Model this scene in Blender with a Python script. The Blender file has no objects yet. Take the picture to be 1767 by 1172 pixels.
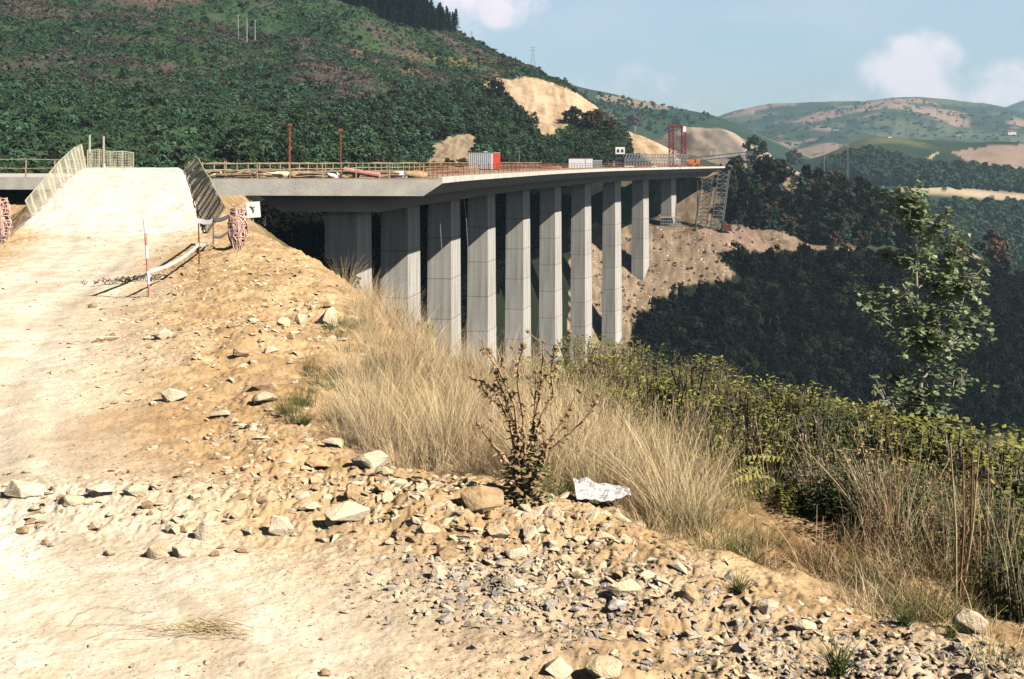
import bpy, bmesh, math, random
import numpy as np
from mathutils import Vector, Matrix, noise as mnoise
S = bpy.context.scene
COL = S.collection
R = math.radians
random.seed(7); RNG = np.random.default_rng(7)

# ------------------------------------------------------------------ camera, light, exposure
F, CX, HY = 1900.0, 883.5, 278.0            # focal length, optical centre and horizon row of the photograph
cam = bpy.data.cameras.new('camera'); camo = bpy.data.objects.new('camera', cam); COL.objects.link(camo)
camo.location = (0, 0, 0); camo.rotation_euler = (R(90), 0, 0)
cam.sensor_width = 36; cam.lens = 36 * F / 1767; cam.shift_y = -(586 - HY) / 1767
cam.clip_start = .1; cam.clip_end = 20000
S.camera = camo
SUN_AZ = Vector((.83, -.56)).normalized(); SUN_EL = R(39)
sd = Vector((SUN_AZ.x * math.cos(SUN_EL), SUN_AZ.y * math.cos(SUN_EL), math.sin(SUN_EL)))
sl = bpy.data.lights.new('sun', 'SUN'); sl.energy = 5.0; sl.angle = R(.5); sl.color = (1, .925, .83)
so = bpy.data.objects.new('sun', sl); COL.objects.link(so); so.rotation_euler = sd.to_track_quat('Z', 'Y').to_euler()
so.location = (30, -30, 60)
S.view_settings.view_transform = 'Standard'; S.view_settings.look = 'None'
S.view_settings.exposure = .98; S.view_settings.gamma = 1
S.cycles.max_bounces = 6; S.cycles.diffuse_bounces = 0; S.cycles.volume_bounces = 0
S.cycles.transparent_max_bounces = 8

W = bpy.data.worlds.new("World"); S.world = W; W.use_nodes = True
nt = W.node_tree; N = nt.nodes; L = nt.links; N.clear()
out = N.new('ShaderNodeOutputWorld'); bg = N.new('ShaderNodeBackground'); bg.inputs[1].default_value = .05
sky = N.new('ShaderNodeTexSky'); sky.sky_type = 'NISHITA'; sky.sun_disc = False
sky.sun_elevation = SUN_EL; sky.sun_rotation = math.atan2(SUN_AZ.x, SUN_AZ.y)
sky.air_density = 1.0; sky.dust_density = 1.6; sky.ozone_density = 1.2; sky.altitude = 300
tc = N.new('ShaderNodeTexCoord')
def mth(nt, op, a, b=None, c=None, clamp=False):
    n = nt.nodes.new('ShaderNodeMath'); n.operation = op; n.use_clamp = clamp
    for i, v in enumerate((a, b, c)):
        if v is None: continue
        if isinstance(v, (int, float)): n.inputs[i].default_value = v
        else: nt.links.new(v, n.inputs[i])
    return n.outputs[0]
def wmask(px, py, rx, ry, amp):
    """soft ellipse round one direction of the sky"""
    c = N.new('ShaderNodeVectorMath'); c.operation = 'NORMALIZE'; L.new(tc.outputs['Generated'], c.inputs[0])
    sx = N.new('ShaderNodeSeparateXYZ'); L.new(c.outputs[0], sx.inputs[0])
    d = Vector(((px - CX) / F, 1, (HY - py) / F)).normalized()
    az = mth(nt, 'SUBTRACT', mth(nt, 'ARCTAN2', sx.outputs[0], sx.outputs[1]), math.atan2(d.x, d.y))
    el = mth(nt, 'SUBTRACT', mth(nt, 'ARCSINE', sx.outputs[2]), math.asin(d.z))
    q = mth(nt, 'ADD', mth(nt, 'POWER', mth(nt, 'ABSOLUTE', mth(nt, 'DIVIDE', az, rx / F)), 2.0),
            mth(nt, 'POWER', mth(nt, 'ABSOLUTE', mth(nt, 'DIVIDE', el, ry / F)), 2.0))
    return mth(nt, 'MULTIPLY', mth(nt, 'SUBTRACT', 1.0, q), amp)
ns = N.new('ShaderNodeTexNoise'); ns.inputs['Scale'].default_value = 22; ns.inputs['Detail'].default_value = 8; ns.inputs['Roughness'].default_value = .6
L.new(tc.outputs['Generated'], ns.inputs['Vector'])
nw = N.new('ShaderNodeTexNoise'); nw.inputs['Scale'].default_value = 5; nw.inputs['Detail'].default_value = 5
mp = N.new('ShaderNodeMapping'); mp.inputs['Scale'].default_value = (1, 1, 3); L.new(tc.outputs['Generated'], mp.inputs[0]); L.new(mp.outputs[0], nw.inputs['Vector'])
masks = [wmask(1585, 120, 105, 75, 1.0), wmask(1700, 165, 160, 70, .85), wmask(850, 5, 120, 55, .9), wmask(790, 40, 60, 60, .8),
         wmask(1060, 140, 160, 42, .45), wmask(1180, 190, 330, 34, .25), wmask(1500, 195, 500, 50, .3)]
m = masks[0]
for k in masks[1:]: m = mth(nt, 'MAXIMUM', m, k)
dens = mth(nt, 'ADD', m, mth(nt, 'MULTIPLY', mth(nt, 'SUBTRACT', ns.outputs[0], .52), 3.2))
rp = N.new('ShaderNodeMapRange'); rp.interpolation_type = 'SMOOTHSTEP'; rp.inputs[1].default_value = -.05; rp.inputs[2].default_value = 1.0
L.new(dens, rp.inputs[0])
veil = N.new('ShaderNodeMapRange'); veil.inputs[1].default_value = .42; veil.inputs[2].default_value = .75; veil.inputs[4].default_value = .18
L.new(nw.outputs[0], veil.inputs[0])
pos = mth(nt, 'MULTIPLY', rp.outputs[0], mth(nt, 'MULTIPLY', mth(nt, 'MAXIMUM', m, 0.0), 2.2, clamp=True), clamp=True)
ne = N.new('ShaderNodeVectorMath'); ne.operation = 'NORMALIZE'; L.new(tc.outputs['Generated'], ne.inputs[0]); se = N.new('ShaderNodeSeparateXYZ'); L.new(ne.outputs[0], se.inputs[0])
vf = N.new('ShaderNodeMapRange'); vf.inputs[1].default_value = .16; vf.inputs[2].default_value = .3; vf.inputs[3].default_value = 1.0; vf.inputs[4].default_value = 0.0; L.new(se.outputs[2], vf.inputs[0])
cl = mth(nt, 'MAXIMUM', mth(nt, 'MULTIPLY', pos, .93), mth(nt, 'MULTIPLY', veil.outputs[0], vf.outputs[0]))
hs = N.new('ShaderNodeHueSaturation'); hs.inputs['Saturation'].default_value = .68; hs.inputs['Value'].default_value = 1.6; L.new(sky.outputs[0], hs.inputs['Color'])
tint = N.new('ShaderNodeMixRGB'); tint.blend_type = 'MULTIPLY'; tint.inputs[0].default_value = 1; tint.inputs[2].default_value = (.88, .95, 1.04, 1)
L.new(hs.outputs[0], tint.inputs[1])
mx = N.new('ShaderNodeMixRGB'); mx.inputs[2].default_value = (13.6, 11.4, 12.0, 1)
nv = N.new('ShaderNodeVectorMath'); nv.operation = 'NORMALIZE'; L.new(tc.outputs['Generated'], nv.inputs[0]); sz = N.new('ShaderNodeSeparateXYZ'); L.new(nv.outputs[0], sz.inputs[0])
zr = N.new('ShaderNodeMapRange'); zr.inputs[1].default_value = .13; zr.inputs[2].default_value = .42; zr.inputs[3].default_value = 1.0; zr.inputs[4].default_value = .2; L.new(sz.outputs[2], zr.inputs[0])
zs = N.new('ShaderNodeVectorMath'); zs.operation = 'SCALE'; L.new(tint.outputs[0], zs.inputs[0]); L.new(zr.outputs[0], zs.inputs['Scale'])   # deep clear blue overhead
L.new(cl, mx.inputs[0]); L.new(zs.outputs[0], mx.inputs[1]); lo = N.new('ShaderNodeMapRange'); lo.inputs[1].default_value = -.06; lo.inputs[2].default_value = -.01; lo.inputs[3].default_value = .04; lo.inputs[4].default_value = 1.0; L.new(se.outputs[2], lo.inputs[0])
lw = N.new('ShaderNodeVectorMath'); lw.operation = 'SCALE'; L.new(mx.outputs[0], lw.inputs[0]); L.new(lo.outputs[0], lw.inputs['Scale'])   # no sky below the horizon
L.new(lw.outputs[0], bg.inputs[0]); L.new(bg.outputs[0], out.inputs[0])

# ------------------------------------------------------------------ small helpers
def P(px, py, Y): return Vector(((px - CX) / F * Y, Y, (HY - py) / F * Y))
def hashn(ix, iy, seed):
    h = (ix.astype(np.int64) * 374761393 + iy.astype(np.int64) * 668265263 + seed * 1442695041) & 0xffffffff
    h = ((h ^ (h >> 13)) * 1274126177) & 0xffffffff
    return ((h ^ (h >> 16)) & 0xffffff) / float(0xffffff)
def vnoise(x, y, seed=0):
    ix = np.floor(x); iy = np.floor(y); fx = x - ix; fy = y - iy
    fx = fx * fx * (3 - 2 * fx); fy = fy * fy * (3 - 2 * fy)
    a = hashn(ix, iy, seed); b = hashn(ix + 1, iy, seed); c = hashn(ix, iy + 1, seed); d = hashn(ix + 1, iy + 1, seed)
    return (a * (1 - fx) + b * fx) * (1 - fy) + (c * (1 - fx) + d * fx) * fy
def fbm(x, y, oct=4, seed=0, gain=.5):
    s = 0; a = 1; t = 0
    for o in range(oct):
        s = s + a * (vnoise(x * 2 ** o + 17.3 * o, y * 2 ** o - 9.1 * o, seed + o) - .5); t += a; a *= gain
    return s / t * 2        # about -1..1
def sstep(a, b, x):
    t = np.clip((x - a) / (b - a), 0, 1); return t * t * (3 - 2 * t)
def sdist(X, Y, pts):
    best = np.full(X.shape, 1e9); sg = np.zeros(X.shape)
    for (ax, ay), (bx, by) in zip(pts[:-1], pts[1:]):
        dx, dy = bx - ax, by - ay; l2 = dx * dx + dy * dy
        t = np.clip(((X - ax) * dx + (Y - ay) * dy) / l2, 0, 1)
        d = np.hypot(X - ax - t * dx, Y - ay - t * dy)
        cr = dx * (Y - ay) - dy * (X - ax)
        m = d < best - 1e-9; best = np.where(m, d, best); sg = np.where(m, np.where(cr < 0, 1., -1.), sg)
    return best * sg
def inpoly(x, y, poly):
    r = np.zeros(x.shape, bool); n = len(poly)
    for i in range(n):
        x1, y1 = poly[i]; x2, y2 = poly[(i + 1) % n]
        if y1 == y2: continue
        c = ((y1 > y) != (y2 > y)) & (x < (x2 - x1) * (y - y1) / (y2 - y1) + x1); r ^= c
    return r

# ------------------------------------------------------------------ the land, as a function of (X, Y)
E_LINE = [(14, -5), (6, 3.5), (2.97, 6.4), (1.17, 8.36), (-.17, 10), (-1.65, 11.1), (-2.6, 12.8), (-3.0, 18), (-4.0, 24), (-7, 34), (-11.0, 46), (-14.6, 54), (-19.6, 68), (-24.8, 86), (-31, 100), (-33, 130)]
B_LINE = [(16, -2), (9.5, 8), (7.5, 12), (5, 16), (2.3, 19.0), (-.9, 18.6), (-2.2, 21.5), (-3.3, 24.5), (-6.4, 34), (-10.4, 46), (-14, 54), (-19, 68), (-24, 86), (-30, 100), (-32, 130)]
TRACK = [(-1.5, 2), (-2.6, 6), (-5.8, 10), (-7.5, 14), (-10, 22), (-12.5, 32), (-15.9, 43), (-23.5, 68), (-26, 95)]
RA, RB = np.array((-15.9, 43.)), np.array((-23.5, 68.))
def bench(X, Y, detail=True):
    qe = sdist(X, Y, E_LINE); qb = sdist(X, Y, B_LINE)
    z = -3 - .20 * np.maximum(qe, 0) - .78 * np.maximum(qb, 0)
    z = z - .02 * np.clip(-X - 10, 0, 30)
    def bump(cx, cy, rx, ry, h, rot=0):
        c, s = math.cos(rot), math.sin(rot); u = (X - cx) * c + (Y - cy) * s; v = -(X - cx) * s + (Y - cy) * c
        return h * np.exp(-(u / rx) ** 2 - (v / ry) ** 2)
    z = z + bump(-7.2, 30, 2.4, 7, .45, .25) + bump(-5.4, 24, 1.6, 2.4, .22) + bump(-4.6, 17.5, 1.6, 2.5, .22) + bump(-3.0, 9.6, 2.6, .55, .13, -.1) + bump(-.4, 9.2, 1.2, .5, .14, -.5)
    u = (RB - RA) / np.linalg.norm(RB - RA); t = (X - RA[0]) * u[0] + (Y - RA[1]) * u[1]; s = np.abs((X - RA[0]) * u[1] - (Y - RA[1]) * u[0])
    prof = np.interp(t, [-4, 1, 8, 15, 21, 25, 29, 36, 52, 60], [-3.25, -2.95, -2.2, -1.35, -.72, -.45, -.42, -.9, -1.3, -20])
    rz = prof - .75 * np.maximum(0, s - np.interp(t, [0, 26], [3.5, 2.75]))
    z = np.where(t > -4, np.maximum(z, rz), z)
    trk = np.abs(sdist(X, Y, TRACK))
    sm = sstep(1.6, 3.6, trk)
    z = z + .10 * sm * fbm(X * .9, Y * .9, 3, 5) + (.015 + .06 * sm) * fbm(X * 3.1, Y * 3.1, 3, 9)
    rut = np.abs(np.abs(sdist(X, Y, TRACK)) - .95); z = z - .035 * np.exp(-(rut / .22) ** 2) * sstep(9, 12, Y) * (1 - sstep(38, 42, Y))
    if detail:
        big = sstep(12, 45, Y); bnd = np.exp(-((Y - 9.4) / .8) ** 2) * sstep(1.5, .5, X) + .8 * np.exp(-((qe + .5) / .7) ** 2) * sstep(14, 12, Y) + .8 * np.exp(-((X + 4.2) / 1.6) ** 2 - ((Y - 21) / 3) ** 2)
        z = z + (.006 + .020 * sm + .05 * big * sm + .015 * bnd) * np.abs(fbm(X * 7.3, Y * 7.3, 3, 21)) + (.004 + .012 * sm + .02 * bnd) * fbm(X * 22, Y * 22, 2, 33) + .018 * bnd * np.floor(2.5 * vnoise(X * 5, Y * 4, 88)) / 2.5
    return z
def layer(cols, back=.25, blur=4, front=.6):
    pxs = np.array([c[0] for c in cols], float); K = len(cols[0][1])
    Ys = np.array([[k[0] for k in c[1]] for c in cols], float)
    Zs = np.array([[(k[2] if len(k) > 2 else (HY - k[1]) / F * k[0]) for k in c[1]] for c in cols], float)
    g = np.arange(-1400, 3200, 4.); kr = np.exp(-(np.arange(-40, 41) / blur) ** 2); kr /= kr.sum()
    sm = lambda v: np.convolve(np.pad(np.interp(g, pxs, v), 40, mode='edge'), kr, 'valid')
    YG = [sm(Ys[:, k]) for k in range(K)]; ZG = [sm(Zs[:, k]) for k in range(K)]
    def f(X, Y):
        px = CX + F * X / np.maximum(Y, 1)
        Yk = [np.interp(px, g, v) for v in YG]; Zk = [np.interp(px, g, v) for v in ZG]
        z = Zk[0] - front * np.maximum(0, Yk[0] - Y)
        for k in range(K - 1):
            t = np.clip((Y - Yk[k]) / (Yk[k + 1] - Yk[k]), 0, 1); t2 = t * (.6 + .4 * t * (3 - 2 * t)) if k < K - 2 else t * (2 - t) * .35 + t * .65
            z = np.where(Y > Yk[k], Zk[k] * (1 - t2) + Zk[k + 1] * t2, z)
        return z - back * np.maximum(0, Y - Yk[-1])
    return f
z_ = lambda Y, z: (Y, None, z)
hill_f = layer([
 (-900, [z_(80, -4), z_(110, -3), (250, 110), (360, 0), (480, -150)]),
 (0, [z_(90, -6), z_(118, -2.2), (250, 125), (360, 0), (480, -140)]),
 (250, [z_(92, -9), z_(122, -2.2), (250, 150), (360, 20), (480, -125)]),
 (400, [z_(95, -14), z_(132, -2.5), (250, 172), (360, 45), (480, -105)]),
 (600, [z_(100, -34), z_(165, -3), (260, 190), (370, 80), (480, -60)]),
 (700, [z_(110, -42), z_(185, -3), (280, 200), (380, 105), (475, -5)]),
 (760, [z_(115, -44), z_(192, -3), (285, 208), (380, 120), (472, 36)]),
 (800, [z_(120, -45), z_(200, -3), (290, 215), (380, 135), (470, 62)]),
 (860, [z_(135, -47), z_(225, -4), (300, 222), (375, 150), (455, 92)]),
 (920, [z_(155, -48), z_(250, -5), (312, 228), (370, 160), (435, 117)]),
 (975, [z_(185, -46), z_(262, -10), (318, 226), (360, 185), (415, 141)]),
 (1032, [z_(208, -45), z_(262, -15), (295, 272), (330, 222), (395, 188)]),
 (1060, [z_(212, -44), z_(262, -15.6), (296, 276), (325, 226), (375, 212)]),
 (1085, [z_(217, -43), z_(262, -15.6), z_(280, -14.5), (306, 280), (360, 226)]),
 (1165, [z_(226, -41), z_(262, -15.6), z_(280, -14.8), (300, 290), (340, 264)]),
 (1250, [z_(226, -41), z_(261, -16.4), z_(276, -15.5), (298, 300), (315, 286)]),
 (1330, [z_(228, -46), z_(259, -20.2), z_(268, -19.8), (292, 318), (305, 294)]),
 (1450, [z_(228, -50), z_(260, -21.5), z_(267, -21.2), (290, 345), (305, 318)]),
 (1530, [z_(226, -52), z_(260, -25), z_(266, -24.5), (288, 375), (303, 342)]),
 (1600, [z_(224, -54), z_(258, -30), z_(265, -28.5), (285, 425), (300, 396)]),
 (1690, [z_(220, -56), z_(254, -36), z_(262, -34), (280, 470), (296, 446)]),
 (1767, [z_(218, -58), z_(252, -41), z_(260, -39), (278, 520), (292, 490)]),
 (2600, [z_(208, -62), z_(240, -55), z_(250, -53), z_(270, -52), z_(290, -50)])], .35, 2)
dome_f = layer([(900, [z_(420, -40), z_(520, -20), (640, 290)]), (1080, [z_(420, -30), (520, 290), (640, 246)]), (1130, [z_(420, -30), (520, 282), (640, 234)]), (1210, [z_(420, -30), (520, 276), (640, 206)]),
 (1252, [z_(420, -30), (520, 278), (640, 209)]), (1300, [z_(420, -30), (520, 285), (640, 242)]), (1350, [z_(420, -35), (520, 300), (640, 275)]), (1400, [z_(420, -45), (520, 330), (640, 300)]), (1700, [z_(420, -90), (520, 500), (640, 420)])], .3, 9)
ridge_f = layer([(300, [z_(700, -30), (900, 200), (1200, 20)]), (900, [z_(700, -30), (900, 250), (1200, 122)]), (985, [z_(700, -30), (900, 255), (1200, 148)]), (1060, [z_(700, -30), (900, 258), (1200, 159)]), (1120, [z_(700, -30), (900, 262), (1200, 171)]),
 (1180, [z_(700, -30), (900, 265), (1200, 184)]), (1245, [z_(700, -30), (900, 272), (1200, 199)]), (1330, [z_(700, -40), (900, 285), (1200, 235)]), (1450, [z_(700, -60), (900, 330), (1200, 285)]), (2200, [z_(700, -100), (900, 500), (1200, 400)])], .3, 8)
far_f = layer([(1000, [z_(1300, -40), (1700, 280), (2500, 240)]), (1180, [z_(1300, -40), (1700, 270), (2500, 222)]), (1250, [z_(1300, -40), (1700, 268), (2500, 197)]), (1320, [z_(1300, -40), (1700, 262), (2500, 182)]), (1400, [z_(1300, -40), (1700, 255), (2500, 178)]),
 (1480, [z_(1300, -40), (1700, 250), (2500, 177)]), (1545, [z_(1300, -40), (1700, 250), (2500, 165)]), (1610, [z_(1300, -40), (1700, 252), (2500, 168)]), (1720, [z_(1300, -40), (1700, 255), (2500, 186)]), (1850, [z_(1300, -40), (1700, 262), (2500, 205)]), (2600, [z_(1300, -40), (1700, 262), (2500, 190)])], .25, 7)
far2_f = layer([(0, [z_(2600, -100), (3600, 200)]), (1640, [z_(2600, -100), (3600, 222)]), (1767, [z_(2600, -100), (3600, 170)]), (1950, [z_(2600, -100), (3600, 120)]), (2600, [z_(2600, -100), (3600, 110)])], .2)
mid_f = layer([(1100, [z_(480, -70), (700, 440), (760, 420), (950, 330)]), (1350, [z_(480, -75), (700, 390), (760, 372), (950, 292)]), (1430, [z_(480, -78), (700, 375), (760, 350), (950, 268)]), (1500, [z_(480, -80), (700, 350), (755, 328), (950, 236)]), (1570, [z_(480, -82), (700, 345), (745, 326), (950, 244)]),
 (1660, [z_(480, -84), (700, 350), (745, 330), (950, 254)]), (1740, [z_(480, -84), (700, 358), (745, 340), (950, 248)]), (1800, [z_(480, -84), (700, 360), (745, 342), (950, 252)]), (2600, [z_(480, -84), (700, 380), (745, 350), (950, 262)])], .25, 7)
def H(X, Y, detail=True, ids=False):
    X = np.asarray(X, float); Y = np.asarray(Y, float)
    z0 = np.maximum(bench(X, Y, detail), -110)
    hn = fbm(X * .03, Y * .03, 4, 40); h = hill_f(X, Y) + (1.2 * hn + 1.1 * np.abs(fbm(X * .09, Y * .06, 3, 46))) * sstep(130, 200, Y) + .5 * fbm(X * .2, Y * .2, 3, 41) * sstep(130, 200, Y) + .12 * fbm(X * 1.3, Y * 1.3, 2, 42)
    h = np.where(Y < 60, -70, h)
    big = fbm(X * .006, Y * .006, 5, 50)
    d = dome_f(X, Y) + 2 * big + 5 * np.abs(fbm(X * .03, Y * .02, 3, 43)) + 1.5 * np.abs(fbm(X * .12, Y * .05, 3, 44)) - 3; r = ridge_f(X, Y) + 9 * big; m = mid_f(X, Y) + 6 * big; f = far_f(X, Y) + 26 * big * sstep(2600, 2200, Y) + 2 * big; f2 = far2_f(X, Y)
    A = np.stack([z0, h, d, r, m, f, f2, np.full(z0.shape, -100.)]); z = A.max(0)
    return (z, A.argmax(0)) if ids else z
def h1(x, y): return float(H(np.array([x]), np.array([y]))[0])
YS = np.geomspace(3.5, 3900, 2600)
def hit(px, py, detail=True, y0=3.5):
    X = (px - CX) / F * YS; z = (HY - py) / F * YS
    d = H(X, YS, detail) - z; i = np.where((d > 0) & (YS > y0))[0]
    if len(i) == 0: return None
    i = i[0]
    if i == 0: return Vector((X[0], YS[0], z[0]))
    a = d[i - 1]; b = d[i]; t = -a / (b - a) if b != a else 0; t = min(1, max(0, t)); Yv = YS[i - 1] * (1 - t) + YS[i] * t
    return Vector(((px - CX) / F * Yv, Yv, (HY - py) / F * Yv))

# ------------------------------------------------------------------ materials
def mat(name, col, rough=.85, var=.25, scale=3., bump=0., bscale=None, rand=0., metal=0., trans=0., col2=None, coord='Object', detail=5, sat=None, spec=.3):
    m = bpy.data.materials.new(name); m.use_nodes = True; t = m.node_tree; b = t.nodes['Principled BSDF']
    b.inputs['Roughness'].default_value = rough; b.inputs['Metallic'].default_value = metal; b.inputs['Specular IOR Level'].default_value = spec
    c = t.nodes.new('ShaderNodeTexCoord'); n = t.nodes.new('ShaderNodeTexNoise'); n.inputs['Scale'].default_value = scale; n.inputs['Detail'].default_value = detail
    t.links.new(c.outputs[coord], n.inputs['Vector'])
    cr = t.nodes.new('ShaderNodeValToRGB'); e = cr.color_ramp.elements
    c2 = col2 or tuple(min(1, v * (1 + var)) for v in col); c1 = col if col2 else tuple(v * (1 - var) for v in col)
    e[0].position = .33; e[0].color = (*c1, 1); e[1].position = .67; e[1].color = (*c2, 1)
    t.links.new(n.outputs[0], cr.inputs[0]); o = cr.outputs[0]
    if rand:
        oi = t.nodes.new('ShaderNodeObjectInfo'); hv = t.nodes.new('ShaderNodeHueSaturation')
        mr = t.nodes.new('ShaderNodeMapRange'); mr.inputs[3].default_value = 1 - rand; mr.inputs[4].default_value = 1 + rand; t.links.new(oi.outputs['Random'], mr.inputs[0]); t.links.new(mr.outputs[0], hv.inputs['Value'])
        mh = t.nodes.new('ShaderNodeMapRange'); mh.inputs[3].default_value = .5 - rand * .06; mh.inputs[4].default_value = .5 + rand * .06
        fr = mth(t, 'FRACT', mth(t, 'MULTIPLY', oi.outputs['Random'], 7.13)); t.links.new(fr, mh.inputs[0]); t.links.new(mh.outputs[0], hv.inputs['Hue'])
        t.links.new(o, hv.inputs['Color']); o = hv.outputs[0]
    t.links.new(o, b.inputs['Base Color'])
    if bump:
        n2 = t.nodes.new('ShaderNodeTexNoise'); n2.inputs['Scale'].default_value = bscale or scale * 3; n2.inputs['Detail'].default_value = 8; t.links.new(c.outputs[coord], n2.inputs['Vector'])
        bp = t.nodes.new('ShaderNodeBump'); bp.inputs['Strength'].default_value = 1; bp.inputs['Distance'].default_value = bump; t.links.new(n2.outputs[0], bp.inputs['Height']); t.links.new(bp.outputs[0], b.inputs['Normal'])
    if trans:
        tr = t.nodes.new('ShaderNodeBsdfTranslucent'); t.links.new(o, tr.inputs[0]); ms = t.nodes.new('ShaderNodeMixShader'); ms.inputs[0].default_value = trans
        t.links.new(b.outputs[0], ms.inputs[1]); t.links.new(tr.outputs[0], ms.inputs[2]); t.links.new(ms.outputs[0], t.nodes['Material Output'].inputs[0])
    return m
M = {}
M['concrete'] = mat('pale_concrete', (.44, .42, .38), .9, .12, .35, .02, 6)
M['rust'] = mat('rusty_steel', (.23, .07, .035), .85, .4, 4)
M['dark_red'] = mat('dark_red_paint', (.13, .015, .015), .7, .3, 2)
M['red'] = mat('red_paint', (.20, .018, .03), .6, .2, 2)
M['grey_steel'] = mat('grey_steel', (.27, .29, .30), .55, .2, 3, metal=.3)
M['dark_steel'] = mat('dark_steel', (.045, .045, .05), .6, .3, 3)
M['white'] = mat('white_paint', (.78, .77, .74), .6, .06, 2)
M['faded_band'] = mat('faded_pink_band', (.50, .22, .15), .7, .2, 6)
M['wood'] = mat('weathered_timber', (.42, .31, .19), .9, .3, 3)
M['orange'] = mat('orange_paint', (.55, .16, .04), .6, .2, 3)
M['net_beige'] = mat('beige_net', (.50, .47, .34), .8, .15, 3)
M['net_dark'] = mat('dusty_dark_net', (.38, .36, .25), .8, .25, 3)
M['net_orange'] = mat('orange_net', (.86, .55, .44), .7, .2, 6, trans=.3)
M['tape'] = mat('white_tape', (.82, .80, .78), .5, .05, 3, trans=.25)
M['pink'] = mat('pink_pipe', (.55, .25, .20), .7, .15, 3)
M['paper'] = mat('crumpled_white_sheet', (.66, .64, .61), .7, .05, 8, .004, 25)
M['rock'] = mat('sandstone', (.60, .47, .30), .95, .2, 5, .012, 14, rand=.17, coord='Object')
M['rock_pale'] = mat('pale_limestone', (.62, .50, .345), .95, .12, 5, .01, 14, rand=.08)
M['rock_brown'] = mat('brown_sandstone', (.44, .30, .165), .95, .22, 5, .012, 14, rand=.12)
M['rock_grey'] = mat('grey_stone', (.42, .37, .32), .95, .15, 6, .008, 16, rand=.25)
M['rock_dark'] = mat('dark_grey_stone', (.13, .12, .11), .95, .15, 6, .008, 16, rand=.2)
M['straw'] = mat('dry_straw', (.60, .44, .235), .8, .25, 4, rand=.25, trans=.25)
M['straw_pale'] = mat('pale_dry_straw', (.75, .59, .355), .8, .2, 4, rand=.2, trans=.25)
M['straw_red'] = mat('reddish_dry_stalk', (.30, .14, .06), .8, .25, 4, rand=.25, trans=.15)
M['grass_green'] = mat('green_grass', (.13, .15, .045), .8, .3, 4, rand=.3, trans=.3)
M['leaf_lime'] = mat('yellow_green_leaf', (.38, .375, .09), .6, .35, 2, rand=.3, trans=.35)
M['leaf_mid'] = mat('mid_bramble_leaf', (.16, .19, .06), .6, .35, 2, rand=.35, trans=.3)
M['leaf_green'] = mat('green_leaf', (.085, .12, .035), .6, .35, 2, rand=.35, trans=.25)
M['leaf_sapling'] = mat('sapling_leaf', (.19, .235, .11), .45, .35, 3, rand=.2, trans=.25, spec=.5)
M['leaf_dry'] = mat('withered_leaf', (.31, .21, .11), .9, .3, 4, rand=.3)
M['scaffold'] = mat('dull_scaffold_tube', (.16, .165, .17), .6, .25, 3)
M['thistle'] = mat('thistle_brown', (.33, .215, .11), .9, .3, 8)
M['bark'] = mat('bark', (.14, .11, .085), .95, .3, 8)
M['bark_pale'] = mat('pale_bark', (.33, .29, .24), .95, .2, 8)
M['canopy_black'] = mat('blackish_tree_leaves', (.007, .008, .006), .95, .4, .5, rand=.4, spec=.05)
M['canopy'] = mat('dark_tree_leaves', (.018, .024, .012), .9, .4, .5, rand=.35, spec=.1)
M['canopy_mid'] = mat('mid_green_leaves', (.035, .058, .026), .8, .4, .5, rand=.35, spec=.1)
M['canopy_dry'] = mat('brown_dry_leaves', (.075, .045, .028), .9, .3, .5, rand=.3, spec=.1)
M['heather'] = mat('heather', (.10, .078, .070), .9, .3, .5, rand=.4, spec=.1)
M['fern'] = mat('bracken_green', (.042, .088, .044), .8, .35, .5, rand=.4, spec=.1)
M['conifer'] = mat('conifer_needles', (.012, .022, .018), .9, .3, .5, rand=.25, spec=.1)

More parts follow.
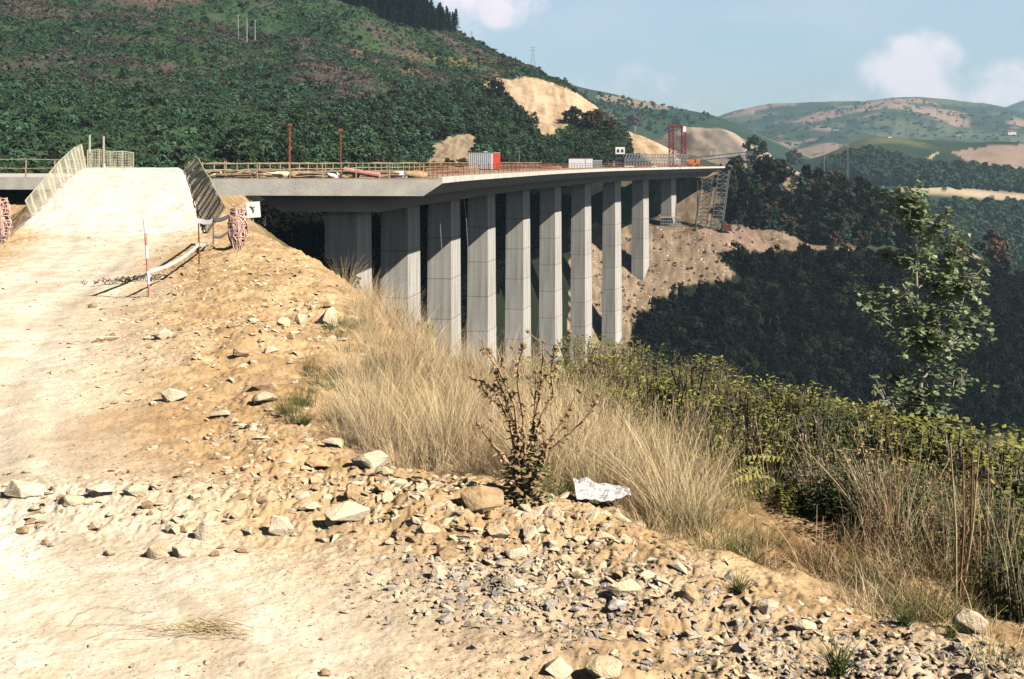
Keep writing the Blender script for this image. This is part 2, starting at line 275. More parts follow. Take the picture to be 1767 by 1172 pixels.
# ------------------------------------------------------------------ mesh builders
class MB:
    def __init__(s): s.v = []; s.f = []
    def box(s, c, sx, sy, sz, rz=0, rx=0, ry=0):
        m = Matrix.Rotation(rz, 3, 'Z') @ Matrix.Rotation(ry, 3, 'Y') @ Matrix.Rotation(rx, 3, 'X'); b = len(s.v); c = Vector(c)
        for z in (-.5, .5):
            for x, y in ((-.5, -.5), (.5, -.5), (.5, .5), (-.5, .5)): s.v.append(c + m @ Vector((x * sx, y * sy, z * sz)))
        s.f += [(b, b + 3, b + 2, b + 1), (b + 4, b + 5, b + 6, b + 7)] + [(b + i, b + (i + 1) % 4, b + 4 + (i + 1) % 4, b + 4 + i) for i in range(4)]
        return s
    def tube(s, pts, r, n=5, cap=True):
        pts = [Vector(p) for p in pts]; rs = r if isinstance(r, (list, tuple)) else [r] * len(pts); b = len(s.v)
        for i, p in enumerate(pts):
            d = (pts[min(i + 1, len(pts) - 1)] - pts[max(i - 1, 0)]); d = d.normalized() if d.length > 1e-9 else Vector((0, 0, 1))
            a = d.cross(Vector((0, 0, 1)) if abs(d.z) < .9 else Vector((1, 0, 0))).normalized(); c = d.cross(a)
            for k in range(n):
                t = 2 * math.pi * (k + .5) / n; s.v.append(p + (a * math.cos(t) + c * math.sin(t)) * rs[i])
        for i in range(len(pts) - 1):
            for k in range(n): s.f.append((b + i * n + k, b + i * n + (k + 1) % n, b + (i + 1) * n + (k + 1) % n, b + (i + 1) * n + k))
        if cap: s.f.append(tuple(b + k for k in range(n))[::-1]); s.f.append(tuple(b + (len(pts) - 1) * n + k for k in range(n)))
        return s
    def bar(s, a, b, r=.03): return s.tube([a, b], r, 4)
    def prism(s, poly, up):
        """polygon (list of 3-D points) pushed along the vector up"""
        b = len(s.v); n = len(poly); up = Vector(up); s.v += [Vector(p) for p in poly] + [Vector(p) + up for p in poly]
        s.f += [tuple(range(b, b + n))[::-1], tuple(range(b + n, b + 2 * n))] + [(b + i, b + (i + 1) % n, b + n + (i + 1) % n, b + n + i) for i in range(n)]
        return s
    def quad(s, c, u, v):
        b = len(s.v); c = Vector(c); s.v += [c - u - v, c + u - v, c + u + v, c - u + v]; s.f.append((b, b + 1, b + 2, b + 3)); return s
    def mesh(s, name, mats, idx=None):
        me = bpy.data.meshes.new(name); me.from_pydata([tuple(v) for v in s.v], [], s.f); me.validate()
        for m in (mats if isinstance(mats, (list, tuple)) else [mats]): me.materials.append(M[m] if isinstance(m, str) else m)
        if idx is not None and len(idx) == len(me.polygons): me.polygons.foreach_set('material_index', idx)
        me.update(); return me
    def obj(s, name, m, parent=None):
        me = s.mesh(name, m)
        bm = bmesh.new(); bm.from_mesh(me); bmesh.ops.recalc_face_normals(bm, faces=bm.faces); bm.to_mesh(me); bm.free()
        return link(name, me, parent)
def link(name, me, parent=None):
    o = bpy.data.objects.new(name, me); COL.objects.link(o)
    if parent is not None: o.parent = parent
    return o
def tag(o, label=None, cat=None, group=None, kind=None):
    if label: o['label'] = label
    if cat: o['category'] = cat
    if group: o['group'] = group
    if kind: o['kind'] = kind
    return o
def empty(name, loc, label, cat, group=None, rz=0):
    o = bpy.data.objects.new(name, None); COL.objects.link(o); o.location = loc; o.rotation_euler = (0, 0, rz); o.empty_display_size = .3
    return tag(o, label, cat, group)
def smooth(o): o.data.polygons.foreach_set('use_smooth', [True] * len(o.data.polygons)); return o

# ------------------------------------------------------------------ ground sheet
def build_ground():
    tx = np.concatenate([np.linspace(-2.4, -.62, 60)[:-1], np.linspace(-.62, -.49, 30)[:-1], np.linspace(-.49, .49, 860), np.linspace(.49, .62, 30)[1:], np.linspace(.62, 2.4, 60)[1:]])
    Y = np.concatenate([np.geomspace(2.2, 5.2, 60)[:-1], np.geomspace(5.2, 48, 760)[:-1], np.geomspace(48, 90, 70)[:-1], np.geomspace(90, 500, 330)[:-1], np.geomspace(500, 4600, 150)])
    TX, YY = np.meshgrid(tx, Y); XX = TX * YY
    n = XX.shape; Z, ID = H(XX.ravel(), YY.ravel(), True, True); X = XX.ravel(); Yv = YY.ravel()
    px = CX + F * TX.ravel(); py = HY - F * Z / Yv
    # what the ground is made of, place by place, with shade painted in below the deck
    def C(c): return np.array(c)
    col = np.zeros((len(Z), 3)); veg = np.zeros(len(Z))
    n1 = fbm(X * .35, Yv * .35, 4, 60); n2 = fbm(X * 2.1, Yv * 2.1, 4, 61); n3 = fbm(X * 9, Yv * 9, 3, 62)
    def mixc(a, b, t): t = np.clip(t, 0, 1)[:, None]; return a * (1 - t) + b * t
    tan = mixc(C((.36, .23, .11)), C((.57, .405, .22)), .5 + .9 * n2 + .5 * n3)
    qe = sdist(X, Yv, E_LINE); qb = sdist(X, Yv, B_LINE); trk = np.abs(sdist(X, Yv, TRACK))
    tan = mixc(tan, np.tile(C((.36, .22, .11)), (len(Z), 1)), sstep(.25, .7, n1 + .5 * n2) * .45)
    pale = mixc(C((.64, .53, .385)), C((.82, .74, .60)), .5 + n2 + .5 * n3); pale = pale * (1 - .22 * np.exp(-((np.abs(trk - .95)) / .3) ** 2) * (.5 + n1))[:, None]
    bc = mixc(tan, pale, (1 - sstep(1.2, 3.6, trk + 1.1 * n1 + .9 * n2)) * .92)
    bc = mixc(bc, mixc(C((.60, .54, .46)), C((.74, .68, .60)), .5 + n2 + .6 * n3), sstep(43, 47, Yv) * (1 - sstep(2.8, 4.6, trk + .8 * n2)))
    strk = fbm(trk * 5, Yv * .35, 3, 66); bc = bc * (1 - .11 * np.clip(strk * 2, -.3, 1) * (1 - sstep(2.2, 3.4, trk)))[:, None]
    gr = np.exp(-((X - .25) / 1.2) ** 2 - ((Yv - 7.6) / .8) ** 2) + np.exp(-((X - 2.4) / 1.1) ** 2 - ((Yv - 6.6) / .7) ** 2)
    bc = mixc(bc, np.tile(C((.46, .38, .29)), (len(Z), 1)), gr * .9 * (.6 + .7 * n2))
    soil = mixc(C((.20, .13, .06)), C((.42, .29, .15)), .5 + 1.1 * n2)
    bc = mixc(bc, soil, sstep(.3, 1.6, qe + .8 * n2) * (1 - .0 * n2) * .8)
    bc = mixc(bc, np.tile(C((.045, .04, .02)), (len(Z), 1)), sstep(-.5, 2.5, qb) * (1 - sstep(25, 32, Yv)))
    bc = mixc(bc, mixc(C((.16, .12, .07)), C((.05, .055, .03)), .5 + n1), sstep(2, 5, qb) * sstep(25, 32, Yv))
    col[:] = bc
    # hillside
    m1 = fbm(X * .03, Yv * .045, 4, 70); m2 = fbm(X * .12, Yv * .12, 4, 71); m3 = fbm(X * .6, Yv * .6, 3, 72)
    hc = mixc(C((.022, .042, .02)), C((.05, .085, .035)), .5 + m2 + .6 * m3)
    hc = mixc(hc, np.tile(C((.078, .058, .052)), (len(Z), 1)), sstep(-.25, .15, m1 + .7 * m2 + .3 * m3 - .1) * sstep(200, 290, Yv))
    under = ((Z < -2.6) & (px < 1060)) | ((py > 432) & (px < 1800)); hc[under] = (hc * .15 + C((.008, .008, .005)))[under]  # shade beneath the deck painted into the hill colour; valley ground darkened too
    hc = mixc(hc, np.tile(C((.17, .12, .05)), (len(Z), 1)), sstep(.35, .6, m1 + m2) * sstep(300, 380, Yv) * .6)
    stk = fbm(X * .35, Yv * .03 + X * .05, 4, 74)
    sand = mixc(C((.27, .18, .10)), C((.52, .39, .25)), .5 + .3 * m2 + .4 * m3 + .7 * stk + .7 * fbm(X * .9, Z * .25, 3, 76))
    brown = mixc(C((.14, .10, .065)), C((.31, .235, .155)), .5 + .3 * m2 + .5 * m3 + .35 * stk + .9 * fbm(X * 1.5, Z * .9, 3, 75))
    jx = px + 9 * m3 + 6 * m2; jy = py + 6 * m2 + 4 * m3
    def region(poly): return inpoly(jx, jy, poly)
    k = ID == 1
    cutA = [(826, 146), (850, 137), (925, 134), (980, 152), (1036, 188), (1000, 205), (960, 232), (930, 238), (918, 212), (893, 190), (870, 160)]
    cutB = [(1084, 226), (1120, 232), (1170, 262), (1175, 285), (1130, 285), (1092, 262)]
    cutC = [(738, 284), (750, 250), (775, 234), (812, 228), (834, 246), (822, 280)]
    cutD = [(700, 92), (770, 96), (850, 106), (820, 118), (760, 112)]
    landing = [(985, 384), (1060, 384), (1270, 388), (1340, 398), (1392, 418), (1470, 428), (1480, 433), (1400, 432), (1290, 436), (1240, 440), (1280, 478), (1200, 492), (1125, 520), (1092, 566), (1085, 640), (985, 640)]
    face = [(1130, 292), (1230, 288), (1300, 300), (1252, 330), (1240, 386), (1130, 386)]
    bare = [(1270, 296), (1340, 300), (1400, 318), (1380, 340), (1320, 345), (1285, 325)]
    knoll = [(1640, 425), (1690, 420), (1720, 450), (1660, 450)]
    fm = np.zeros(len(Z), bool)
    for poly, cc in ((landing, brown * .95), (face, brown * .75), (bare, brown * .8), (cutA, sand), (cutB, sand * 1.05), (cutC, brown), (knoll, brown)):
        r = k & region(poly); hc[r] = cc[r]; fm |= r
    rr = k & region(cutD); hc[rr] = hc[rr] * .6 + C((.20, .13, .05)) * .4
    redp = k & region([(1210, 392), (1300, 396), (1340, 420), (1270, 436), (1200, 428)]); hc[redp] = hc[redp] * .65 + C((.26, .15, .13)) * .35
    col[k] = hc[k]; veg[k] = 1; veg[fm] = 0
    # sandy dome of spoil
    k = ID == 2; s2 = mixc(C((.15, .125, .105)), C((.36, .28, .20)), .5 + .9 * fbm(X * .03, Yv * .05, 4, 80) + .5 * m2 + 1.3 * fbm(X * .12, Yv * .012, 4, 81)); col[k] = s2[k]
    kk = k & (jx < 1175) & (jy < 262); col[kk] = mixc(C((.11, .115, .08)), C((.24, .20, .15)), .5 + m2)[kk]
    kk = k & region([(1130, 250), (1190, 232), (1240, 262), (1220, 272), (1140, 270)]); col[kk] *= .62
    g1 = fbm(X * .010, Yv * .012, 4, 90); g2 = fbm(X * .03, Yv * .03, 4, 91); g3 = fbm(X * .0026, Yv * .010, 4, 92)
    rc = mixc(C((.02, .045, .03)), C((.045, .07, .04)), .5 + g1 + .6 * g2); rc[(ID == 3) & region([(1035, 160), (1100, 170), (1160, 182), (1150, 190), (1080, 182), (1030, 172)])] = C((.22, .17, .12))
    rc = mixc(rc, np.tile(C((.20, .16, .11)), (len(Z), 1)), sstep(.15, .4, g1 + .6 * g2) * .7)
    k = ID == 3; col[k] = rc[k]
    k = ID == 4; mc = mixc(C((.015, .03, .018)), C((.035, .055, .03)), .5 + g2); mc = mixc(mc, np.tile(C((.13, .13, .06)), (len(Z), 1)), sstep(.1, .35, g1) * sstep(770, 830, Yv) * .8)
    col[k] = mc[k]; veg[k] = 1
    for poly, cc in (([(1520, 322), (1600, 325), (1690, 329), (1800, 338), (1800, 348), (1690, 340), (1610, 338), (1560, 330)], (.42, .33, .22)), ([(1640, 262), (1710, 252), (1800, 246), (1800, 300), (1750, 305), (1690, 290)], (.27, .19, .145)),
                     ([(1585, 282), (1618, 260), (1622, 262), (1590, 285)], (.35, .3, .2))):
        r = k & inpoly(px + 2 * m3, py + 2 * m2, poly); col[r] = C(cc) * (1 + .25 * m2[r, None]); veg[r] = 0
    k = ID >= 5; fc = mixc(C((.012, .030, .026)), C((.034, .056, .036)), .5 + g1 + .5 * g2)
    fc = mixc(fc, np.tile(C((.27, .18, .135)), (len(Z), 1)), sstep(.13, .19, g3 + .25 * g1)); fc = mixc(fc, np.tile(C((.15, .16, .08)), (len(Z), 1)), sstep(.1, .25, -g3 + .3 * g2) * .5)
    hedge = np.abs(((g3 * 9) % 1) - .5) < .06; fc[hedge] = C((.025, .045, .03)); col[k] = fc[k]
    me = bpy.data.meshes.new('ground'); nv = len(Z); me.vertices.add(nv); me.vertices.foreach_set('co', np.stack([X, Yv, Z], 1).ravel())
    r, c = n; i = np.arange(r * c).reshape(r, c); q = np.stack([i[:-1, :-1], i[:-1, 1:], i[1:, 1:], i[1:, :-1]], -1).reshape(-1, 4)
    me.loops.add(q.size); me.loops.foreach_set('vertex_index', q.ravel()); me.polygons.add(len(q)); me.polygons.foreach_set('loop_start', np.arange(0, q.size, 4)); me.polygons.foreach_set('use_smooth', np.ones(len(q), bool))
    me.update(calc_edges=True)
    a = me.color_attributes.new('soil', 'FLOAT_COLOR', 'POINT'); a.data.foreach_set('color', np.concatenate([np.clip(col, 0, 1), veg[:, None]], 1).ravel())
    m = bpy.data.materials.new('earth'); m.use_nodes = True; t = m.node_tree; b = t.nodes['Principled BSDF']; b.inputs['Roughness'].default_value = .95; b.inputs['Specular IOR Level'].default_value = .1
    at = t.nodes.new('ShaderNodeAttribute'); at.attribute_name = 'soil'; tcx = t.nodes.new('ShaderNodeTexCoord')
    def nz(sc, de=6, ro=.6):
        x = t.nodes.new('ShaderNodeTexNoise'); x.inputs['Scale'].default_value = sc; x.inputs['Detail'].default_value = de; x.inputs['Roughness'].default_value = ro; t.links.new(tcx.outputs['Object'], x.inputs['Vector']); return x.outputs[0]
    fine = nz(28, 5, .7); mid = nz(2.2, 8, .65); coarse = nz(.35, 8, .7)
    mr = t.nodes.new('ShaderNodeMapRange'); mr.inputs[1].default_value = .3; mr.inputs[2].default_value = .7; mr.inputs[3].default_value = .74; mr.inputs[4].default_value = 1.22
    t.links.new(mth(t, 'ADD', mth(t, 'MULTIPLY', fine, .3), mth(t, 'ADD', mth(t, 'MULTIPLY', mid, .4), mth(t, 'MULTIPLY', coarse, .3))), mr.inputs[0])
    mu = t.nodes.new('ShaderNodeVectorMath'); mu.operation = 'SCALE'; t.links.new(at.outputs['Color'], mu.inputs[0]); t.links.new(mr.outputs[0], mu.inputs['Scale'])
    t.links.new(mu.outputs[0], b.inputs['Base Color'])
    vor = t.nodes.new('ShaderNodeTexVoronoi'); vor.inputs['Scale'].default_value = 19; t.links.new(tcx.outputs['Object'], vor.inputs['Vector'])
    hgt = mth(t, 'ADD', mth(t, 'MULTIPLY', fine, .007), mth(t, 'ADD', mth(t, 'MULTIPLY', mid, .016), mth(t, 'MULTIPLY', vor.outputs['Distance'], -.006)))
    bp = t.nodes.new('ShaderNodeBump'); bp.inputs['Strength'].default_value = .9; bp.inputs['Distance'].default_value = 1; t.links.new(hgt, bp.inputs['Height']); t.links.new(bp.outputs[0], b.inputs['Normal'])
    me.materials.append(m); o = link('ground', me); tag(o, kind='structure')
build_ground()

# ------------------------------------------------------------------ haze: even air round everything
hm = bpy.data.materials.new('haze_air'); hm.use_nodes = True; t = hm.node_tree; t.nodes.clear(); mo = t.nodes.new('ShaderNodeOutputMaterial'); pv = t.nodes.new('ShaderNodeVolumePrincipled')
pv.inputs['Color'].default_value = (.55, .82, 1, 1); pv.inputs['Density'].default_value = .00017; pv.inputs['Anisotropy'].default_value = .1; t.links.new(pv.outputs[0], mo.inputs['Volume'])
hb = MB().box((0, 2200, 130), 24000, 5600, 700); ho = hb.obj('haze', hm); tag(ho, kind='stuff')

# ------------------------------------------------------------------ viaduct
PC = [(-15.0, 72.5), (-13.2, 89), (-10.6, 105), (-7.5, 122), (-3.9, 142), (.9, 163), (6.5, 185), (12.9, 205), (20.5, 226), (28.8, 247), (38.4, 270), (47.6, 292), (57, 314)]
def curve_pt(s):
    """s = index along PC (fractional) -> position, tangent"""
    i = int(max(0, min(len(PC) - 2, math.floor(s)))); f = s - i; p = [Vector(PC[max(0, min(len(PC) - 1, j))]) for j in (i - 1, i, i + 1, i + 2)]
    if i == 0: p[0] = p[1] * 2 - p[2]
    if i == len(PC) - 2: p[3] = p[2] * 2 - p[1]
    q = .5 * ((2 * p[1]) + (p[2] - p[0]) * f + (2 * p[0] - 5 * p[1] + 4 * p[2] - p[3]) * f * f + (3 * p[1] - p[0] - 3 * p[2] + p[3]) * f ** 3)
    d = .5 * ((p[2] - p[0]) + 2 * (2 * p[0] - 5 * p[1] + 4 * p[2] - p[3]) * f + 3 * (3 * p[1] - p[0] - 3 * p[2] + p[3]) * f * f)
    return q, d.normalized()
def dz(s): return -1.31 - .02 * s
def deckp(s, w, z=0.):
    q, u = curve_pt(s); return Vector((q.x + u.y * w, q.y - u.x * w, dz(s) + z))
RE, LE = 9.3, -10.0; S0, S1 = .45, 11.1
def sweep(prof, s0, s1, n, name, m, parent):
    b = MB(); k = len(prof)
    for i in range(n + 1):
        s = s0 + (s1 - s0) * i / n
        for w, z in prof: b.v.append(deckp(s, w, z))
    for i in range(n):
        for j in range(k): b.f.append((i * k + j, i * k + (j + 1) % k, (i + 1) * k + (j + 1) % k, (i + 1) * k + j))
    b.f.append(tuple(range(k))); b.f.append(tuple(n * k + j for j in range(k))[::-1])
    return b.obj(name, m, parent)
# concrete with form-board lines
def concrete_mat(name, lift, c=(.44, .42, .38)):
    m = bpy.data.materials.new(name); m.use_nodes = True; t = m.node_tree; b = t.nodes['Principled BSDF']; b.inputs['Roughness'].default_value = .9; b.inputs['Specular IOR Level'].default_value = .2
    tcn = t.nodes.new('ShaderNodeTexCoord'); n = t.nodes.new('ShaderNodeTexNoise'); n.inputs['Scale'].default_value = .5; n.inputs['Detail'].default_value = 8; mpn = t.nodes.new('ShaderNodeMapping'); mpn.inputs['Scale'].default_value = (3.2, 3.2, .22)
    t.links.new(tcn.outputs['Object'], mpn.inputs[0]); t.links.new(mpn.outputs[0], n.inputs['Vector'])
    sx = t.nodes.new('ShaderNodeSeparateXYZ'); t.links.new(tcn.outputs['Object'], sx.inputs[0])
    fr = mth(t, 'FRACT', mth(t, 'DIVIDE', sx.outputs[2], lift)); fr2 = mth(t, 'FRACT', mth(t, 'DIVIDE', sx.outputs[2], lift / 4)); l2 = mth(t, 'MULTIPLY', mth(t, 'GREATER_THAN', mth(t, 'ABSOLUTE', mth(t, 'SUBTRACT', fr2, .5)), .47), .07); ln = mth(t, 'GREATER_THAN', mth(t, 'ABSOLUTE', mth(t, 'SUBTRACT', fr, .5)), .5 - .055 / lift)
    wn = t.nodes.new('ShaderNodeTexWhiteNoise'); wn.noise_dimensions = '1D'; t.links.new(mth(t, 'FLOOR', mth(t, 'DIVIDE', sx.outputs[2], lift)), wn.inputs['W'])
    cr = t.nodes.new('ShaderNodeValToRGB'); cr.color_ramp.elements[0].position = .3; cr.color_ramp.elements[0].color = (*[v * .68 for v in c], 1); cr.color_ramp.elements[1].position = .66; cr.color_ramp.elements[1].color = (*[v * 1.14 for v in c], 1)
    t.links.new(n.outputs[0], cr.inputs[0]); mu = t.nodes.new('ShaderNodeVectorMath'); mu.operation = 'SCALE'; t.links.new(cr.outputs[0], mu.inputs[0])
    t.links.new(mth(t, 'MULTIPLY', mth(t, 'SUBTRACT', 1.0, mth(t, 'MAXIMUM', mth(t, 'MULTIPLY', ln, .42), l2)), mth(t, 'ADD', .86, mth(t, 'MULTIPLY', wn.outputs[0], .22))), mu.inputs['Scale']); t.links.new(mu.outputs[0], b.inputs['Base Color']); return m
M['pier'] = concrete_mat('board_marked_concrete', 4.4)
via = empty('viaduct', (PC[1][0], PC[1][1], -1.4), 'long curved concrete viaduct under construction on tall rectangular piers across the valley', 'viaduct')
via.location = (0, 0, 0)
M['deckside'] = mat('cast_concrete_band', (.50, .47, .41), .9, .14, .8, .02, 6)
sweep([(RE, 0), (RE, -.28), (7.9, -1.2), (-8.0, -1.2), (LE, -.28), (LE, 0)], S0, S1, 60, 'deck_slab', 'deckside', via)
sweep([(5.6, -1.2), (3.6, -2.6), (-4.2, -2.6), (-6.2, -1.2)], S0 + .3, S1, 60, 'box_girder', 'concrete', via)
sweep([(RE - .02, .004), (RE - .02, .16), (RE - .35, .16), (RE - .35, .004)], S0, S1, 60, 'kerb', 'deckside', via)
sweep([(RE - .6, .005), (RE - .6, .06), (LE + .6, .06), (LE + .6, .005)], S0 + .01, S1, 60, 'deck_surface', mat('dusty_deck', (.34, .24, .17), .95, .25, .8), via)
PIERZ = {}
for i in range(1, 11):
    q, u = curve_pt(i); ang = math.atan2(u.x, u.y)
    Wd, Ld = 2.55, 4.5
    gz = min(h1(q.x + a, q.y + b_) for a in (-2, 2) for b_ in (-2.5, 2.5)); top = dz(i) - 2.62; bot = gz - 2
    b = MB(); hgt = top - bot; n = 1
    for zz, k in ((bot, 1 + .004 * hgt), (top, 1.)):
        for x, y in ((-.5, -.5), (.5, -.5), (.5, .5), (-.5, .5)): b.v.append(Vector((x * Wd * k, y * Ld * k, zz - top)))
    b.f = [(0, 3, 2, 1), (4, 5, 6, 7)] + [(j, (j + 1) % 4, 4 + (j + 1) % 4, 4 + j) for j in range(4)]
    p = b.obj('pier', 'pier', via); p.location = (q.x, q.y, top); p.rotation_euler = (0, 0, -ang); PIERZ[i] = gz
# slab of the second carriageway, left of the ramp
d2 = MB(); a0 = Vector((-60, 92, 0)); a1 = Vector((-31.5, 87.5, 0)); un = Vector((-.16, .98, 0))
for zz in (-1.3,): d2.prism([a0 + Vector((0, 0, -2.3)), a1 + Vector((0, 0, -2.3)), a1 + un * 26 + Vector((0, 0, -2.3)), a0 + un * 26 + Vector((0, 0, -2.3))], (0, 0, 1.0))
o = d2.obj('bridge_deck', 'deckside'); tag(o, 'flat pale concrete deck edge of a second carriageway left of the dirt ramp', 'bridge deck')

def rail_fence(name, label, cat, pts, hgt, step, m, rails=2, r=.035, lean=0, group=None):
    root = empty(name, pts[0], label, cat, group); base = Vector(pts[0]); prev = None; rb = [MB() for _ in range(rails)]
    tot = sum((Vector(pts[i + 1]) - Vector(pts[i])).length for i in range(len(pts) - 1)); n = max(2, min(95, int(tot / step)))
    def at(d):
        for i in range(len(pts) - 1):
            l = (Vector(pts[i + 1]) - Vector(pts[i])).length
            if d <= l or i == len(pts) - 2: return Vector(pts[i]).lerp(Vector(pts[i + 1]), min(1, d / l))
            d -= l
    lines = [[] for _ in range(rails)]
    for k in range(n + 1):
        p = at(tot * k / n) - base; hh = hgt * random.uniform(.92, 1.1); tp = p + Vector((random.uniform(-.06, .06), 0, hh))
        MB().bar(p, tp, r).obj('post', m, root)
        for j in range(rails): lines[j].append(p + Vector((0, -.01, hgt * (j + 1) / rails * .95 + random.uniform(-.05, .05))))
    for j in range(rails): MB().tube(lines[j], r * .9, 4).obj('rail', m, root)
    return root
rail_fence('guard_rail', 'rusty guard rail along the valley-side edge of the viaduct deck', 'guard rail', [deckp(S0 + .02 + (9.3) * k / 40, RE - .45, .06) for k in range(41)], 1.0, 2.3, 'rust', 3, .035)
rail_fence('end_rail', 'pale timber guard rail across the open end of the viaduct deck', 'guard rail', [deckp(S0 + .06, LE + .3, .06), deckp(S0 + .06, RE - 1.6, .06)], 1.15, 2.4, 'wood', 2, .045)
rail_fence('far_rail', 'brown guard rail on the hill side of the viaduct deck behind the red posts', 'guard rail', [deckp(S0 + .02 + 6.8 * k / 30, LE + .35, .06) for k in range(31)], 1.15, 2.4, 'wood', 2, .05)
rail_fence('left_rail', 'pale timber rail on the second carriageway at the left edge of the photo', 'guard rail', [Vector((-60, 92.6, -1.3)), Vector((-31.8, 88.2, -1.3))], 1.5, 2.5, 'wood', 2, .06)

def heading(s): _, u = curve_pt(s); return -math.atan2(u.x, u.y)
def deck_at(px, Y):
    """place on the deck seen at column px at depth Y"""
    X = (px - CX) / F * Y; best = min(((math.hypot(curve_pt(s / 40)[0].x - X, curve_pt(s / 40)[0].y - Y), s / 40) for s in range(40, 470)))
    return Vector((X, Y, dz(best[1]) + .06)), best[1]
# site containers
def corrug(b, x0, x1, y, z0, z1, n, d=.035, flip=1):
    for k in range(n):
        xa = x0 + (x1 - x0) * k / n; xb = x0 + (x1 - x0) * (k + .5) / n; b.box(((xa + xb) / 2, y + flip * d / 2, (z0 + z1) / 2), xb - xa, d, z1 - z0)
p, s = deck_at(836, 165)
c = empty('site_container', p, 'white corrugated site hut with a red end wall standing on the bridge deck', 'site hut', rz=heading(s))
b = MB().box((0, 0, 1.33), 3.7, 4.2, 2.45); corrug(b, -1.8, 1.8, -2.1, .15, 2.5, 12, .06, -1); b.obj('wall', 'white', c)
b = MB().box((1.875, 0, 1.33), .05, 4.1, 2.4); [b.box((1.92, -1.9 + .42 * k, 1.33), .05, .2, 2.3) for k in range(10)]; b.obj('end_wall', mat('faded_red', (.52, .06, .04), .6, .2, 2), c)
MB().box((0, 0, 2.6), 3.85, 4.3, .1).obj('roof', 'grey_steel', c); MB().box((0, 0, .05), 3.6, 4.1, .1).obj('base_frame', 'rust', c); MB().box((.2, -.3, 2.72), .5, .4, .14).obj('roof_vent', 'white', c)
p, s = deck_at(1002, 214)
c = empty('storage_container', p, 'plain white storage box with a red roof edge further along the deck', 'container', rz=heading(s) * .3)
MB().box((0, 0, .98), 4.5, 2.4, 1.85).obj('wall', 'white', c); MB().box((0, 0, 1.95), 4.6, 2.5, .09).obj('roof', 'red', c); MB().box((1.0, -1.21, .95), .05, .04, 1.7).obj('door_seam', 'dark_steel', c)
p, s = deck_at(1031, 216)
c = empty('tool_crate', p, 'small grey steel crate next to the plain white storage box', 'crate', rz=heading(s) * .3)
MB().box((0, 0, .8), 1.7, 1.8, 1.4).obj('body', 'grey_steel', c); MB().box((0, 0, 1.53), 1.8, 1.9, .08).obj('lid', 'white', c)
p, s = deck_at(1070, 236)
c = empty('control_cabin', p, 'white control cabin with two dark windows raised on a dark steel frame', 'cabin', rz=heading(s) * .2)
b = MB()
for x in (-.85, .85):
    for y in (-.8, .8): b.bar((x, y, 0), (x, y, 2.9), .1)
for z in (.9, 1.9, 2.8): b.box((0, -.85, z), 1.9, .1, .12); b.box((0, .85, z), 1.9, .1, .12)
b.box((0, 0, 1.2), 1.5, 1.3, 2.2); b.obj('frame', 'dark_steel', c); w = MB().box((0, 0, 3.65), 2.0, 1.9, 1.5).obj('cab', 'white', c)
for x in (-.45, .45):
    b = MB(); b.prism([(x - .27, -.97, 3.25), (x + .27, -.97, 3.25), (x + .27, -.97, 3.75), (x + .14, -.97, 3.95), (x - .14, -.97, 3.95), (x - .27, -.97, 3.75)], (0, .03, 0)); b.obj('window', 'dark_steel', c)
MB().box((-1.3, .1, .7), .5, 1, 1.4, ry=.3).obj('support_leg', 'white', c)
# grey formwork gantry
def lattice(b, a, c, w, h, n, r=.05):
    a = Vector(a); c = Vector(c); d = (c - a); side = d.cross(Vector((0, 0, 1))); side = (side.normalized() if side.length > .01 else Vector((1, 0, 0))) * w / 2
    up = side.cross(d).normalized() * h / 2 if abs(d.normalized().z) > .7 else Vector((0, 0, h / 2))
    if abs(d.normalized().z) > .7: side = Vector((w / 2, 0, 0)); up = Vector((0, h / 2, 0))
    for sx in (-1, 1):
        for sz in (-1, 1): b.bar(a + side * sx + up * sz, c + side * sx + up * sz, r * 1.4)
    for k in range(n):
        p = a + d * k / n; q = a + d * (k + 1) / n
        for sx in (-1, 1):
            b.bar(p + side * sx - up, q + side * sx + up, r); b.bar(p + side * sx - up, p + side * sx + up, r)
        for sz in (-1, 1): b.bar(p - side + up * sz, q + side + up * sz, r); b.bar(p - side + up * sz, p + side + up * sz, r)
p, s = deck_at(1128, 244)
c = empty('formwork_gantry', p, 'long grey lattice formwork gantry lying on the deck beside the cabin', 'gantry', rz=-.05)
b = MB()
for y in (-1.6, 1.6):
    n = 22
    for k in range(n + 1):
        x0 = -7.2 + 14 * k / n; b.bar((x0, y, .3), (x0 + .7, y * .8, 3.0 - .25 * (k > 15)), .06)
        if k < n: b.bar((x0, y, .3), (x0 + .7 + .64, y * .8, 3.0), .045)
    b.bar((-7.3, y, .3), (7.0, y, .3), .12); b.bar((-6.6, y * .8, 3.0), (7.4, y * .8, 2.85), .1); b.bar((-7.0, y, 1.6), (7.2, y, 1.55), .07)
b.obj('lattice', 'grey_steel', c); MB().box((0, 0, 2.1), 13.4, 1.6, .12, ry=0).obj('platform', 'grey_steel', c); MB().box((-3, -1.9, .25), 7, .3, .25).obj('walkway', 'white', c)
for x in (-5, 0, 5): MB().box((x, 0, .12), .5, 3.6, .24).obj('foot_beam', 'red', c)
